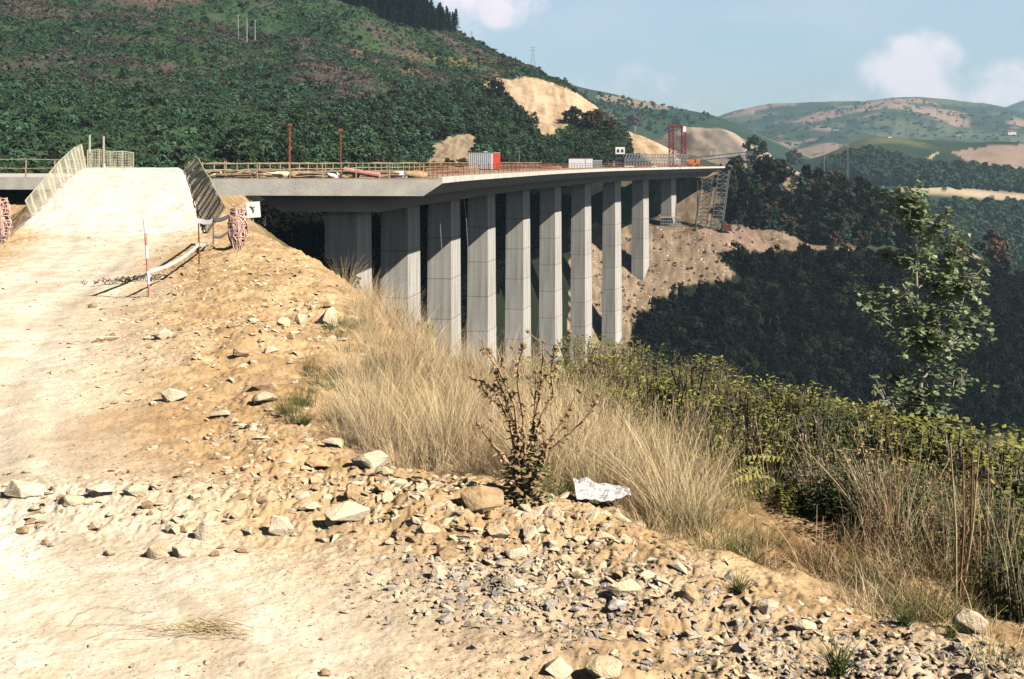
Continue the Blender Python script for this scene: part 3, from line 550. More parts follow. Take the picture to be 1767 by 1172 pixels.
# red tower
p, s = deck_at(1169, 258)
c = empty('lattice_tower', p, 'tall red steel lattice tower with a white sign at its top corner', 'steel tower')
for x in (-1.45, 1.45):
    b = MB(); lattice(b, (x, 0, 0), (x, 0, 9.8), .95, 1.4, 11, .065); b.obj('leg', 'red', c)
b = MB(); lattice(b, (-1.9, 0, 9.5), (1.9, 0, 9.5), 1.2, .5, 6, .065); b.obj('top_beam', 'red', c)
b = MB(); [b.bar((-1, -.3, z), (1, -.3, z + .1), .06) for z in (2.1, 3.8, 5.6, 7.2, 8.5)]; b.obj('cross_brace', 'dark_steel', c)
MB().box((1.55, -.8, 8.9), .75, .05, 1.3).obj('sign_board', 'white', c); MB().box((0, -.2, .3), 3.6, 2.2, .5).obj('base_frame', 'red', c)
p, s = deck_at(1197, 262)
c = empty('dumper', p, 'small orange dumper parked beside the foot of the red lattice tower', 'dumper')
MB().box((0, 0, .75), 2.6, 1.4, .6).obj('body', 'orange', c); b = MB(); b.prism([(-1.6, -.7, 1.1), (-.1, -.7, 1.1), (.2, -.7, 1.8), (-1.9, -.7, 1.8)], (0, 1.4, 0)); b.obj('skip', 'orange', c)
MB().box((.9, 0, 1.5), .9, 1.2, .9).obj('cab', 'orange', c)
for x in (-.8, .8): MB().tube([(x, -.85, .4), (x, .85, .4)], .4, 10).obj('wheel', 'dark_steel', c)
# launching girder running on to the far abutment
a, b2 = P(1192, 279, 272), P(1300, 267, 296)
c = empty('launching_girder', a, 'long dark steel girder running from the deck end to the far bank', 'girder'); d = b2 - a
b = MB(); n = 16
for k in range(n): q = d * k / n; q2 = d * (k + 1) / n; b.bar(q, q2 + Vector((0, 0, .9)), .06); b.bar(q + Vector((0, 0, .9)), q, .06)
b.obj('bracing', 'grey_steel', c); MB().bar((0, 0, .9), d + Vector((0, 0, .9)), .16).obj('top_chord', 'dark_steel', c); MB().bar((0, 0, 0), d, .16).obj('bottom_chord', 'dark_steel', c)
for f_ in (.1, .9): q = d * f_; gz = h1(a.x + q.x, a.y + q.y); MB().bar(q, (q.x, q.y, gz - a.z), .15).obj('support', 'dark_steel', c)
# scaffolding stair towers
for (pxa, pxb, pyt, Yv, w, lb) in ((1209, 1221, 308, 268, 2.6, 'left of the two leaning grey scaffold towers below the deck end, the darker shorter one'), (1236, 1249, 294, 266, 2.7, 'right of the two leaning grey scaffold towers below the deck end, the taller one')):
    X = (pxa - CX) / F * Yv; gz = h1(X, Yv); c = empty('scaffold_tower', (X, Yv, gz), lb, 'scaffold tower', 'scaffold towers at the deck end')
    top = P(pxb, pyt, Yv) - Vector((X, Yv, gz)); b = MB(); sgn = [(-w / 2, -1), (w / 2, -1), (w / 2, 1), (-w / 2, 1)]; nn = 13
    st = []
    for (x, y) in sgn: MB().bar((x, y, 0), (x + top.x, y, top.z), .09).obj('upright', 'scaffold', c)
    for k in range(nn):
        t0, t1 = k / nn, (k + 1) / nn
        for j in range(4):
            (x0, y0), (x1, y1) = sgn[j], sgn[(j + 1) % 4]; A = Vector((x0 + top.x * t0, y0, top.z * t0)); B = Vector((x1 + top.x * t0, y1, top.z * t0)); Cc = Vector((x1 + top.x * t1, y1, top.z * t1))
            b.bar(A, B, .06); b.bar(A, Cc, .04)
    b.obj('bracing', 'scaffold', c); b = MB()
    for k in range(nn): t0 = k / nn; b.box((top.x * t0, .2 * (-1) ** k, top.z * (t0 + .5 / nn)), w * .75, .5, .06, ry=.55 * (-1) ** k)
    b.obj('stair', 'scaffold', c)
# scaffold round the foot of the last visible pier
q, u = curve_pt(10); gz = h1(q.x, q.y - 3); c = empty('pier_scaffold', (q.x, q.y - 2.5, gz), 'low brown scaffold cage around the foot of the farthest short pier', 'scaffold')
b = MB()
for k in range(9): b.bar((-2.3 + k * .58, -1, 0), (-2.3 + k * .58, -1, 2.2), .05); b.bar((-2.3 + k * .58, .4, 0), (-2.3 + k * .58, .4, 2.0), .05)
b.obj('upright', 'grey_steel', c)
for z in (.7, 1.4, 2.15): MB().box((0, -1, z), 5, .1, .1).obj('rail', 'grey_steel', c)
MB().box((0, -.3, 2.25), 5, 1.4, .08).obj('plank_deck', 'wood', c)
# red excavator near landing
pt = hit(1253, 399, False) or P(1253, 399, 262)
c = empty('excavator', pt, 'small dark red excavator on the terrace right of the scaffold towers', 'excavator')
MB().box((0, 0, 1.1), 2.0, 1.8, .9).obj('body', 'dark_red', c); MB().box((-.5, 0, 1.9), 1, 1, .9).obj('cab', 'dark_steel', c); b = MB()
for y in (-.8, .8): b.box((0, y, .33), 2.4, .4, .6)
b.obj('track', 'dark_steel', c); MB().tube([(.8, 0, 1.4), (2.0, 0, 2.6), (3.1, 0, 1.0)], .14, 5).obj('arm', 'dark_red', c); MB().box((3.1, 0, .7), .5, .7, .6).obj('bucket', 'dark_steel', c)
# posts standing on the deck
for (px, pyt, Yv, m, lb) in ((500, 213, 88, 'rust', 'tall rusty red steel post on the deck end, left and taller of two'), (588, 222, 89, 'rust', 'thin rusty steel post on the deck end, the right one of two')):
    p, s = deck_at(px, Yv); ht = (HY - pyt) / F * Yv - p.z; c = empty('steel_post', p, lb, 'post', 'rusty posts on the deck end'); MB().bar((0, 0, 0), (0, 0, ht), .09 if px == 500 else .06).obj('shaft', m, c)
    MB().box((0, 0, .03), .4, .4, .06).obj('base_plate', m, c); MB().box((0, 0, ht - .12), .28, .28, .2).obj('cap', m, c)
p, s = deck_at(896, 175); c = empty('light_post', p, 'thin grey post on the deck right of the site hut with the red end', 'post'); MB().bar((0, 0, 0), (0, 0, 2.9), .05).obj('shaft', 'grey_steel', c); MB().box((0, 0, 2.9), .15, .15, .12).obj('cap', 'grey_steel', c)
# clutter on the deck end
def onend(px, back=0.): 
    Yv = 80.8 + back
    return deck_at(px, Yv)[0]
p = onend(628, .8); o = MB().tube([p + Vector((-1.5, .3, .62)), p + Vector((1.2, -.2, .2))], .2, 10).obj('pipe', 'pink'); tag(o, 'dusty pink pipe lying slanted across timber on the deck end', 'pipe')
pl = [(400, 'left end of the clutter beside the ramp fence'), (450, 'just left of the tall red post'), (545, 'between the two rusty posts'), (665, 'right of the dusty pink pipe')]
for px, w in pl:
    p = onend(px, 1.2); b = MB()
    for k in range(9): b.box(p + Vector((random.uniform(-.3, .3), random.uniform(-.4, .4), .07 + .06 * k)), random.uniform(2, 3.4), .22, .05, rz=random.uniform(-.25, .25), ry=random.uniform(-.05, .05))
    o = b.obj('plank_pile', 'wood'); tag(o, 'formwork planks piled on the deck end, ' + w, 'planks', 'plank piles on the deck end')
def lump(name, c, rx, ry, rz, m, seed=0, n=1):
    bm = bmesh.new(); bmesh.ops.create_icosphere(bm, subdivisions=3, radius=1)
    for v in bm.verts:
        d = mnoise.fractal(v.co * 1.3 + Vector((seed, 0, 0)), 1, 2, 4); v.co = Vector((v.co.x * rx, v.co.y * ry, v.co.z * rz)) * (1 + .3 * d)
    me = bpy.data.meshes.new(name); bm.to_mesh(me); bm.free(); me.materials.append(M[m]); o = link(name, me); o.location = c; smooth(o); return o
for k, (px, m, rx, lb) in enumerate(((575, 'white', .5, 'white sack slumped on the deck end left of the pink pipe'), (690, 'white', .7, 'long white tarpaulin heap on the deck end right of the pink pipe'), (420, 'rock_brown', .9, 'low heap of brown rubble on the deck end near the ramp fence'), (520, 'rock_brown', 1.1, 'low heap of brown rubble on the deck end right of the tall red post'), (372, 'rock_pale', .7, 'pale earth heap on the deck corner behind the ramp fence'), (470, 'rock', 1.6, 'long tan rubble heap on the deck just left of the tall red post'), (606, 'rock_brown', .8, 'small brown rubble heap between the white sack and the pink pipe'), (715, 'rock_brown', 1.0, 'brown rubble heap at the foot of the corner rebar cage'))):
    p = onend(px, 1.5); tag(lump('sack' if 'sack' in lb else 'tarpaulin' if 'tarp' in lb else 'rubble_heap', p + Vector((0, 0, .2)), rx, .6, .38, m, k * 3.1), lb, 'sack' if 'sack' in lb else 'tarpaulin' if 'tarp' in lb else 'rubble heap')
def cage(px, Yv, lx, ly, lz, lb, m='rust'):
    p, s = deck_at(px, Yv); c = empty('rebar_cage', p, lb, 'rebar cage', 'rusty rebar cages on the deck', heading(s)); b = MB()
    nx = max(3, int(lx / .3)); 
    for k in range(nx + 1):
        x = -lx / 2 + lx * k / nx
        for y in (-ly / 2, ly / 2): b.bar((x, y, 0), (x, y, lz), .025)
        b.bar((x, -ly / 2, lz), (x, ly / 2, lz), .025)
    b.obj('stirrup', m, c); b = MB()
    for z in (.15, lz * .5, lz):
        for y in (-ly / 2, ly / 2): b.bar((-lx / 2, y, z), (lx / 2, y, z), .03)
    b.obj('bar', m, c)
cage(733, 84, 1.6, 1.6, 1.1, 'dense rusty rebar cage on the deck corner by the kink of its edge')
cage(775, 108, 3, 2.5, 1.0, 'long low rusty rebar cage on the deck left of the site hut')
cage(880, 150, 3, 3, 1.0, 'low rusty rebar cage on the deck just right of the site hut')
cage(935, 185, 4, 3, 1.0, 'rusty rebar cage midway between the site hut and the plain white box')
cage(1055, 222, 2, 3, 1.1, 'rusty rebar cage on the deck left of the control cabin')
for k, (px, Yv, lb) in enumerate(((765, 118, 'stack of brown timbers on the deck behind the corner cage'), (800, 140, 'stack of brown timbers on the deck by the left side of the site hut'), (950, 196, 'stack of brown timbers on the deck left of the plain white box'), (1110, 232, 'stack of reddish timbers on the deck in front of the formwork gantry'))):
    p, s = deck_at(px, Yv); b = MB()
    for j in range(12): b.box(p + Vector((random.uniform(-.2, .2), -.6 + .4 * (j % 4), .1 + .18 * (j // 4))), 3.6, .2, .15, rz=random.uniform(-.05, .05))
    tag(b.obj('timber_stack', 'wood' if k != 3 else 'rust'), lb, 'timber stack', 'timber stacks on the deck')
# hanging cables
for k, (px, py, Yv, px2, py2) in enumerate(((752, 318, 101, 763, 440), (798, 312, 112, 808, 440))):
    a = P(px, py + 4, Yv); z = P(px2, py2, Yv); o = MB().tube([a, a.lerp(z, .5) + Vector((.1, 0, 0)), z], .035, 4).obj('cable', 'grey_steel'); tag(o, (('left' if k == 0 else 'right') + ' of two thin pale cables hanging from the deck edge'), 'cable', 'cables hanging from the deck edge')

# ------------------------------------------------------------------ ramp fences
def net_fence(name, label, pts, hv, m, cell=.13, wire=.009, group='net fences along the ramp'):
    """pts = feet; hv = top offset of each foot"""
    root = empty(name, pts[0], label, 'fence', group); o0 = Vector(pts[0]); pts = [Vector(p) - o0 for p in pts]; top = [p + Vector(h) for p, h in zip(pts, hv)]
    for p, q in zip(pts, top): MB().bar(p - (q - p) * .08, q + (q - p) * .03, .04).obj('post', m, root)
    for i in range(len(pts) - 1):
        a, b_, c, d = pts[i], pts[i + 1], top[i + 1], top[i]; b = MB(); nx = max(2, int((b_ - a).length / cell)); nz = max(2, int((d - a).length / cell))
        def pt(u, v): x = (a.lerp(b_, u)).lerp(d.lerp(c, u), v); return x + Vector((.05 * math.sin(u * 9 + i), .05 * math.sin(u * 7 + v * 5 + i * 2), 0)) * (4 * u * (1 - u))
        for k in range(nx + 1): b.tube([pt(k / nx, v) for v in (.02, .5, .97)], wire, 3, False)
        for k in range(nz + 1): b.tube([pt(u / 5, k / nz) for u in range(6)], wire, 3, False)
        b.obj('net_panel', m, root); MB().bar(d, c, .03).obj('top_rail', m, root); MB().bar(a + Vector((0, 0, .05)), b_ + Vector((0, 0, .05)), .025).obj('bottom_rail', m, root)
    return root
def foot(X, Y): return Vector((X, Y, h1(X, Y)))
def along(a, b, n): return [foot(a[0] + (b[0] - a[0]) * k / n, a[1] + (b[1] - a[1]) * k / n) for k in range(n + 1)]
net_fence('ramp_fence', 'dusty dark net fence leaning outwards down the right side of the dirt ramp', along((-12.6, 45.5), (-20.3, 68), 7), [(.80, -.15, h) for h in (1.15, 1.2, 1.15, 1.1, 1.0, 1.0, .95, .9)], 'net_dark', .13, .011)
net_fence('ramp_fence', 'beige net fence rising along the left side of the dirt ramp', along((-20.9, 48), (-26.3, 68), 6), [(-.3, 0, h) for h in (.7, .85, .95, 1.1, 1.2, 1.3, 1.45)], 'net_beige', .13, .008)
net_fence('crest_fence', 'beige net fence across the top of the dirt ramp', along((-26.4, 68.5), (-23.9, 69.5), 4), [(0, 0, h) for h in (1.1, 1.15, 1.0, 1.05, .95)], 'net_beige', .10, .012)
for (px, py, lb) in ((155, 233, 'thin upright pole at the left end of the fence atop the ramp'), (179, 235, 'thin upright pole midway along the fence atop the ramp')):
    f0 = foot((px - CX) / F * 68.8, 68.8); c = empty('fence_pole', f0, lb, 'pole', 'poles on the ramp crest'); MB().bar((0, 0, 0), (0, 0, (HY - py) / F * 68.8 - f0.z), .06).obj('shaft', 'net_beige', c); MB().tube([(0, 0, 0), (0, 0, .25)], .11, 6).obj('foot_collar', 'net_beige', c)
# ranging pole, posts, tape
def pole(name, px, py, top_py, m, lb, r=.022, lean=0., banded=False, grp=None):
    f0 = hit(px, py); c = empty(name, f0, lb, 'post', grp); hgt = (py - top_py) / F * f0.y; n = 6 if banded else 1
    for k in range(n): MB().tube([(lean * hgt * k / n, 0, hgt * k / n - (.15 if k == 0 else 0)), (lean * hgt * (k + 1) / n, 0, hgt * (k + 1) / n)], r, 7).obj('band' if banded else 'shaft', ('faded_band' if k % 2 == 0 else 'white') if banded else m, c)
    if not banded: MB().tube([(lean * hgt, 0, hgt), (lean * hgt, 0, hgt + .03)], r * 1.3, 7).obj('cap', m, c)
    return f0, hgt
f1, g1 = pole('ranging_pole', 258, 512, 380, 'rust', 'leaning ranging pole in red and white bands holding up the tape', .028, -.065, True)
f2, g2 = pole('tape_post', 344, 456, 374, 'rust', 'thin rusty post holding the tape right of the banded pole', .022, -.02, False, 'thin rusty tape posts')
f3, g3 = pole('tape_post', 368, 422, 376, 'rust', 'thin rusty post holding the tape nearest to the orange net bundle', .02, 0, False, 'thin rusty tape posts')
f4 = hit(398, 428)
def tape(pts, w, lb, sag=.12):
    b = MB(); P_ = []
    for i in range(len(pts) - 1):
        for k in range(8): t = k / 8; P_.append((pts[i].lerp(pts[i + 1], t) - Vector((0, 0, sag * 4 * t * (1 - t))), t + i))
    P_.append((pts[-1], len(pts)))
    for p, t in P_:
        tw = .35 * math.sin(t * 5); a = Vector((0, math.sin(tw), math.cos(tw))) * w / 2; b.v += [p - a, p + a]
    for k in range(len(P_) - 1): b.f.append((2 * k, 2 * k + 1, 2 * k + 3, 2 * k + 2))
    o = b.obj('barrier_tape', 'tape'); tag(o, lb, 'tape', 'white barrier tapes')
    md = o.modifiers.new('thick', 'SOLIDIFY'); md.thickness = .004; return o
tp = lambda f, h, dx=0.: f + Vector((dx, -.03, h))
tape([tp(f1, g1 * .83, -.1), tp(f2, g2 * .92), tp(f3, g3 * .9), tp(f4, .95)], .14, 'upper white barrier tape strung from the banded pole to the orange net bundle', .05)
tape([tp(f1, g1 * .33, -.04), tp(f2, g2 * .42), tp(f3, g3 * .3), tp(f4, .55)], .09, 'lower white barrier tape sagging between the banded pole and the orange net bundle', .12)
# orange net bundles
def bundle(px, py, hpx, wpx, lb):
    f0 = hit(px, py); sc = f0.y / F; hh = hpx * sc; ww = wpx * sc; c = empty('net_bundle', f0, lb, 'safety net', 'crumpled orange safety nets'); b = MB(); rnd = random.Random(px)
    for k in range(26):
        a0 = rnd.uniform(0, 6.28); pts = []
        for j in range(9):
            t = j / 8; r = ww / 2 * (.3 + .7 * math.sin(math.pi * min(1, t * .8 + .06))) * rnd.uniform(.75, 1.1); a = a0 + t * rnd.uniform(-.6, 1.4); pts.append((r * math.cos(a), r * .5 * math.sin(a), hh * t - .05))
        b.tube(pts, .018, 3, False)
    for k in range(14):
        z = hh * k / 13; r = ww / 2 * (.3 + .7 * math.sin(math.pi * min(1, k / 13 * .8 + .06))); b.tube([(r * math.cos(a / 10 * 6.283) * rnd.uniform(.8, 1.05), r * .5 * math.sin(a / 10 * 6.283), z + rnd.uniform(-.05, .05)) for a in range(11)], .02, 3, False)
    # folded sheet of netting
    n0 = len(b.v)
    for k in range(22):
        a = k / 21 * 5.4
        for z in range(7):
            t = z / 6; r = ww / 2 * (.28 + .62 * math.sin(math.pi * min(1, t * .8 + .06))) * (1 + .22 * math.sin(a * 5 + t * 4)); b.v.append(Vector((r * math.cos(a), r * .5 * math.sin(a), hh * t * (.93 + .07 * math.sin(a * 3)))))
    for k in range(21):
        for z in range(6):
            if (k * 7 + z * 3) % 4: b.f.append((n0 + k * 7 + z, n0 + (k + 1) * 7 + z, n0 + (k + 1) * 7 + z + 1, n0 + k * 7 + z + 1))
    b.obj('netting', 'net_orange', c); MB().bar((0, 0, -.2), (0, 0, hh * 1.03), .025).obj('stake', 'rust', c); return f0, hh
fb, hb_ = bundle(410, 430, 74, 34, 'orange net bundle tied to a stake beside the dark net fence')
bundle(2, 420, 78, 36, 'orange net bundle cut off by the left edge of the photo')
c = empty('warning_sign', fb + Vector((.42, .05, .02)), 'square white sign with a small dark mark above the orange net bundle', 'sign')
MB().bar((0, 0, -.2), (.03, 0, 1.3), .014).obj('stake', 'net_dark', c); MB().box((.03, -.03, 1.12), .40, .02, .46, ry=-.08).obj('board', 'white', c)
b = MB(); b.tube([(-.06, -.05, 1.22), (.0, -.05, 1.19), (.05, -.05, 1.09), (.03, -.05, 1.04)], .014, 4); b.tube([(-.02, -.05, 1.17), (.08, -.05, 1.20)], .012, 4); b.obj('printed_mark', 'dark_steel', c)

# ------------------------------------------------------------------ stones
def hull_mesh(name, seed, n=15, flat=.62, m='rock'):
    rr = random.Random(seed); bm = bmesh.new()
    for k in range(n):
        v = Vector((rr.gauss(0, 1), rr.gauss(0, 1), rr.gauss(0, 1))).normalized() * rr.uniform(.82, 1); bm.verts.new((v.x * .5, v.y * .42, v.z * .5 * flat))
    r = bmesh.ops.convex_hull(bm, input=bm.verts[:]); 
    for g in [e for e in r['geom_interior'] + r['geom_unused'] if isinstance(e, bmesh.types.BMVert)]:
        if g.is_valid: bm.verts.remove(g)
    bmesh.ops.bevel(bm, geom=bm.edges[:], offset=.025, segments=1, affect='EDGES', clamp_overlap=True)
    bmesh.ops.triangulate(bm, faces=bm.faces[:]); bmesh.ops.subdivide_edges(bm, edges=bm.edges[:], cuts=1, use_grid_fill=True)
    for v in bm.verts: v.co *= 1 + .09 * mnoise.fractal(v.co * 4 + Vector((seed * 3.7, 0, 0)), 1, 2, 3)
    me = bpy.data.meshes.new(name); bm.to_mesh(me); bm.free(); me.materials.append(M[m]); return me
ROCKS = [ # px centre, py base, w, h, stone, label
 (637, 806, 80, 44, 'rock_pale', 'largest pale boulder, resting against the tussock grass'),
 (295, 694, 54, 30, 'rock_pale', 'rounded pale rock alone on the dirt slope right of the track'),
 (455, 675, 56, 27, 'rock_brown', 'ochre pointed rock lying just above a similar one'),
 (455, 699, 58, 24, 'rock', 'flat ochre rock just below the pointed one'),
 (606, 864, 36, 36, 'rock_brown', 'upright brown rock standing left of the big brown slab'),
 (836, 893, 98, 46, 'rock_brown', 'large long brown slab tilted in front of the thistle'),
 (566, 562, 46, 42, 'rock_pale', 'squarish pale block at the foot of the rocky mound'),
 (520, 562, 34, 28, 'rock', 'tan block just left of the squarish pale block'),
 (488, 566, 28, 22, 'rock', 'small tan block at the left end of the mound outcrop'),
 (886, 1016, 56, 28, 'rock_pale', 'bright white brick-shaped stone on grey gravel'),
 (754, 1002, 34, 32, 'rock_pale', 'pale wedge stone with a dark shadow left of the white brick-shaped stone'),
 (1080, 1028, 74, 28, 'rock', 'long yellowish slab with a rounded dark underside'),
 (1070, 1001, 34, 18, 'rock_brown', 'small brown stone just above the long yellowish slab'),
 (1190, 1040, 46, 40, 'rock_brown', 'brown pointed rock right of the long yellowish slab'),
 (1680, 1098, 70, 52, 'rock_pale', 'cream boulder at the grass edge near the right side'),
 (890, 966, 50, 34, 'rock_pale', 'rounded cream stone below the big brown slab'),
 (866, 930, 62, 34, 'rock', 'broken tan stone directly under the big brown slab'),
 (480, 927, 60, 44, 'rock_pale', 'pale faceted rock at the right end of the near rubble row'),
 (356, 936, 54, 42, 'rock_pale', 'pale angular rock in the middle of the near rubble row'),
 (598, 908, 92, 40, 'rock_pale', 'wide flat whitish rock above the rubble row'),
 (268, 968, 52, 34, 'rock', 'tan rock with a deep shadow at the left of the rubble row'),
 (312, 962, 44, 30, 'rock', 'tan rock between the deep-shadowed one and the pale angular one'),
 (36, 858, 84, 34, 'rock_pale', 'broad pale rock at the left edge of the upper rubble band'),
 (118, 872, 56, 26, 'rock', 'flat tan rock second from the left in the upper rubble band'),
 (168, 862, 54, 30, 'rock_pale', 'pale rock in the middle of the upper rubble band'),
 (232, 858, 50, 24, 'rock_pale', 'cream rock at the right end of the upper rubble band'),
 (545, 812, 62, 26, 'rock_brown', 'dark brown flat slab sloping left of the largest pale boulder'),
 (772, 966, 52, 26, 'rock_brown', 'flat brown stone left of the rounded cream stone'),
 (1066, 1060, 48, 20, 'rock_grey', 'smooth oval grey stone below the long yellowish slab'),
 (276, 586, 44, 24, 'rock_pale', 'pale stone half buried on the slope below the banded pole'),
 (1046, 1172, 76, 50, 'rock', 'tan block with a shaded left side cut by the bottom edge'),
 (962, 1170, 66, 36, 'rock_pale', 'cream block at the bottom edge left of the shaded tan block'),
 (952, 893, 42, 26, 'rock', 'tan stone at the grass edge right of the thistle foot'),
 (380, 722, 44, 18, 'rock_pale', 'thin pale slab on the middle of the dirt slope'),
 (575, 772, 50, 16, 'rock_pale', 'narrow pale slab just above the largest pale boulder'),
 (1330, 1062, 52, 24, 'rock_pale', 'pinkish pale slab at the lower right of the gravel'),
 (1390, 1088, 48, 22, 'rock_pale', 'pale slab right of the pinkish slab'),
 (765, 1076, 36, 26, 'rock_grey', 'grey stone cluster member with the blackest shadow'),
 (560, 1168, 26, 14, 'rock_brown', 'small brown stone near the bottom edge left of centre'),
 (740, 925, 44, 22, 'rock', 'tan slab lying left of the big brown slab'),
 (158, 532, 18, 16, 'rock_brown', 'small brown stone on the edge of the sandy track'),
 (415, 618, 36, 22, 'rock_brown', 'dark-shadowed rock in the gully below the mound'),
 (466, 610, 30, 16, 'rock', 'tan rock right of the dark-shadowed gully rock'),
]
def place_rock(px, py, w, h, m, lb, seed, grp=None, me=None):
    p = hit(px, py)
    if p is None: return
    sc = p.y / F; me = me or hull_mesh('rock', seed, 16, 1, m); o = link('rock', me); rr = random.Random(seed)
    ww, hh = w * sc, h * sc; tz = rr.uniform(-.3, .3)
    dep = ww * rr.uniform(.6, .9); o.scale = (ww, dep / .84, hh * 1.15); o.location = (p.x, p.y + dep * .3, h1(p.x, p.y + dep * .25) + hh * .27)
    o.rotation_euler = (rr.uniform(-.1, .1), rr.uniform(-.12, .12), tz); tag(o, lb, 'rock', grp); return o
for k, (px, py, w, h, m, lb) in enumerate(ROCKS): place_rock(px, py, w, h, m, lb, 100 + k)
MEDS = [hull_mesh('loose_stone', 300 + k, 13, 1, ('rock', 'rock', 'rock_pale', 'rock_brown')[k % 4]) for k in range(12)]
MEDG = [hull_mesh('gravel_stone', 330 + k, 12, 1, 'rock_grey') for k in range(6)]
ZONES = [ # polygon, count, size range px, label, group, meshes
 ([(0, 815), (300, 815), (430, 860), (700, 850), (700, 940), (430, 960), (200, 980), (0, 930)], 60, (14, 34), 'tan broken stone lying loose in the rubble bands of the foreground track bank', 'loose stones in the rubble bands', MEDS),
 ([(640, 800), (850, 850), (1150, 960), (1350, 1040), (1100, 1060), (850, 990), (680, 940)], 48, (14, 36), 'tan broken stone lying loose along the crest of the stony bank', 'loose stones along the bank crest', MEDS),
 ([(700, 960), (980, 990), (1100, 1100), (950, 1130), (720, 1060)], 46, (12, 30), 'angular grey stone lying in the grey gravel patch near the bottom', 'grey stones in the gravel patch', MEDG),
 ([(1050, 1050), (1400, 1060), (1767, 1150), (1767, 1172), (1000, 1172)], 38, (14, 34), 'mixed broken stone lying loose at the lower right corner of the bank', 'loose stones at the lower right', MEDS + MEDG[:3]),
 ([(170, 560), (360, 520), (560, 620), (560, 760), (200, 760)], 42, (9, 24), 'ochre broken stone lying loose on the dirt slope below the mound', 'loose stones on the dirt slope', MEDS),
 ([(380, 500), (600, 530), (620, 590), (460, 600), (360, 540)], 26, (12, 26), 'ochre block of broken rock bedded in the mound outcrop', 'blocks of the mound outcrop', MEDS)]
def rnd_in(poly, rr):
    xs = [p[0] for p in poly]; ys = [p[1] for p in poly]
    while True:
        x, y = rr.uniform(min(xs), max(xs)), rr.uniform(min(ys), max(ys))
        if inpoly(np.array([x]), np.array([y]), poly)[0]: return x, y
for zi, (poly, n, (a, b_), lb, grp, ms) in enumerate(ZONES):
    rr = random.Random(900 + zi)
    for k in range(n):
        x, y = rnd_in(poly, rr); w = a + (b_ - a) * rr.random() ** 2.2
        place_rock(x, y, w, w * rr.uniform(.35, .7), None, lb, 2000 + zi * 100 + k, grp, rr.choice(ms))

# ------------------------------------------------------------------ scattering (stuff only) with geometry nodes
def scatter(name, label, cat, pts, rot, scl, protos):
    """protos = meshes; each point shows one of them"""
    col = bpy.data.collections.new(name + '_kinds')
    for k, me in enumerate(protos): o = bpy.data.objects.new('%02d_' % k + name + '_kind', me); col.objects.link(o)
    me = bpy.data.meshes.new(name); n = len(pts); me.vertices.add(n); me.vertices.foreach_set('co', np.asarray(pts, float).ravel())
    a = me.attributes.new('rot', 'FLOAT_VECTOR', 'POINT'); a.data.foreach_set('vector', np.asarray(rot, float).ravel())
    scl = np.asarray(scl, float); scl = np.repeat(scl[:, None], 3, 1) if scl.ndim == 1 else scl
    a = me.attributes.new('scl', 'FLOAT_VECTOR', 'POINT'); a.data.foreach_set('vector', scl.ravel())
    a = me.attributes.new('idx', 'INT', 'POINT'); a.data.foreach_set('value', RNG.integers(0, len(protos), n).astype(np.int32))
    o = link(name, me); tag(o, label, cat, kind='stuff')
    g = bpy.data.node_groups.new(name + '_nodes', 'GeometryNodeTree'); g.interface.new_socket('Geometry', in_out='INPUT', socket_type='NodeSocketGeometry'); g.interface.new_socket('Geometry', in_out='OUTPUT', socket_type='NodeSocketGeometry')
    gi = g.nodes.new('NodeGroupInput'); go = g.nodes.new('NodeGroupOutput'); ip = g.nodes.new('GeometryNodeInstanceOnPoints'); ci = g.nodes.new('GeometryNodeCollectionInfo')
    ci.inputs['Collection'].default_value = col; ci.inputs['Separate Children'].default_value = True; ci.inputs['Reset Children'].default_value = True
    def na(nm, ty): x = g.nodes.new('GeometryNodeInputNamedAttribute'); x.data_type = ty; x.inputs['Name'].default_value = nm; return x.outputs[0]
    g.links.new(gi.outputs[0], ip.inputs['Points']); g.links.new(ci.outputs[0], ip.inputs['Instance']); ip.inputs['Pick Instance'].default_value = True
    g.links.new(na('idx', 'INT'), ip.inputs['Instance Index']); er = g.nodes.new('FunctionNodeEulerToRotation'); g.links.new(na('rot', 'FLOAT_VECTOR'), er.inputs[0]); g.links.new(er.outputs[0], ip.inputs['Rotation']); g.links.new(na('scl', 'FLOAT_VECTOR'), ip.inputs['Scale'])
    g.links.new(ip.outputs[0], go.inputs[0]); md = o.modifiers.new('scatter', 'NODES'); md.node_group = g
    return o
def rots(n, tilt=.15): return np.stack([RNG.uniform(-tilt, tilt, n), RNG.uniform(-tilt, tilt, n), RNG.uniform(0, 6.283, n)], 1)

# pebbles and clods over the whole bank
peb = [hull_mesh('pebble', 500 + k, 9, .7, ('rock', 'rock', 'rock_pale', 'rock_brown', 'rock')[k % 5]) for k in range(10)]
pebg = [hull_mesh('pebble_grey', 520 + k, 9, .7, ('rock_grey', 'rock', 'rock_pale', 'rock_grey', 'rock')[k % 5]) for k in range(10)]
def sample_bench(n, y0, y1, tx0=-.52, tx1=.52):
    tx = RNG.uniform(tx0, tx1, n); Y = y0 * (y1 / y0) ** RNG.random(n); return tx * Y, Y
X, Y = sample_bench(120000, 5, 46)
qe = sdist(X, Y, E_LINE); qb = sdist(X, Y, B_LINE); trk = np.abs(sdist(X, Y, TRACK)); cl1 = fbm(X * .8, Y * .8, 3, 77); cl2 = fbm(X * .25, Y * 1.1, 2, 78)
band = np.exp(-((Y - 9.3) / .9) ** 2) * (X < 1) + np.exp(-((qe + .6) / .9) ** 2) * (Y < 13) * (.55 + .6 * (Y > 8.5)) + (.7 + .9 * (X > -8.5) * (qe < -.2)) * sstep(14, 18, Y) * (X > -9)
pr = .12 + .34 * band + .45 * cl1 + .3 * cl2; pr = pr * (.22 + .78 * sstep(1.0, 3.0, trk)); pr = np.where(qe > 1.2, pr * .25, pr); pr = np.where(qb > -.2, 0, pr)
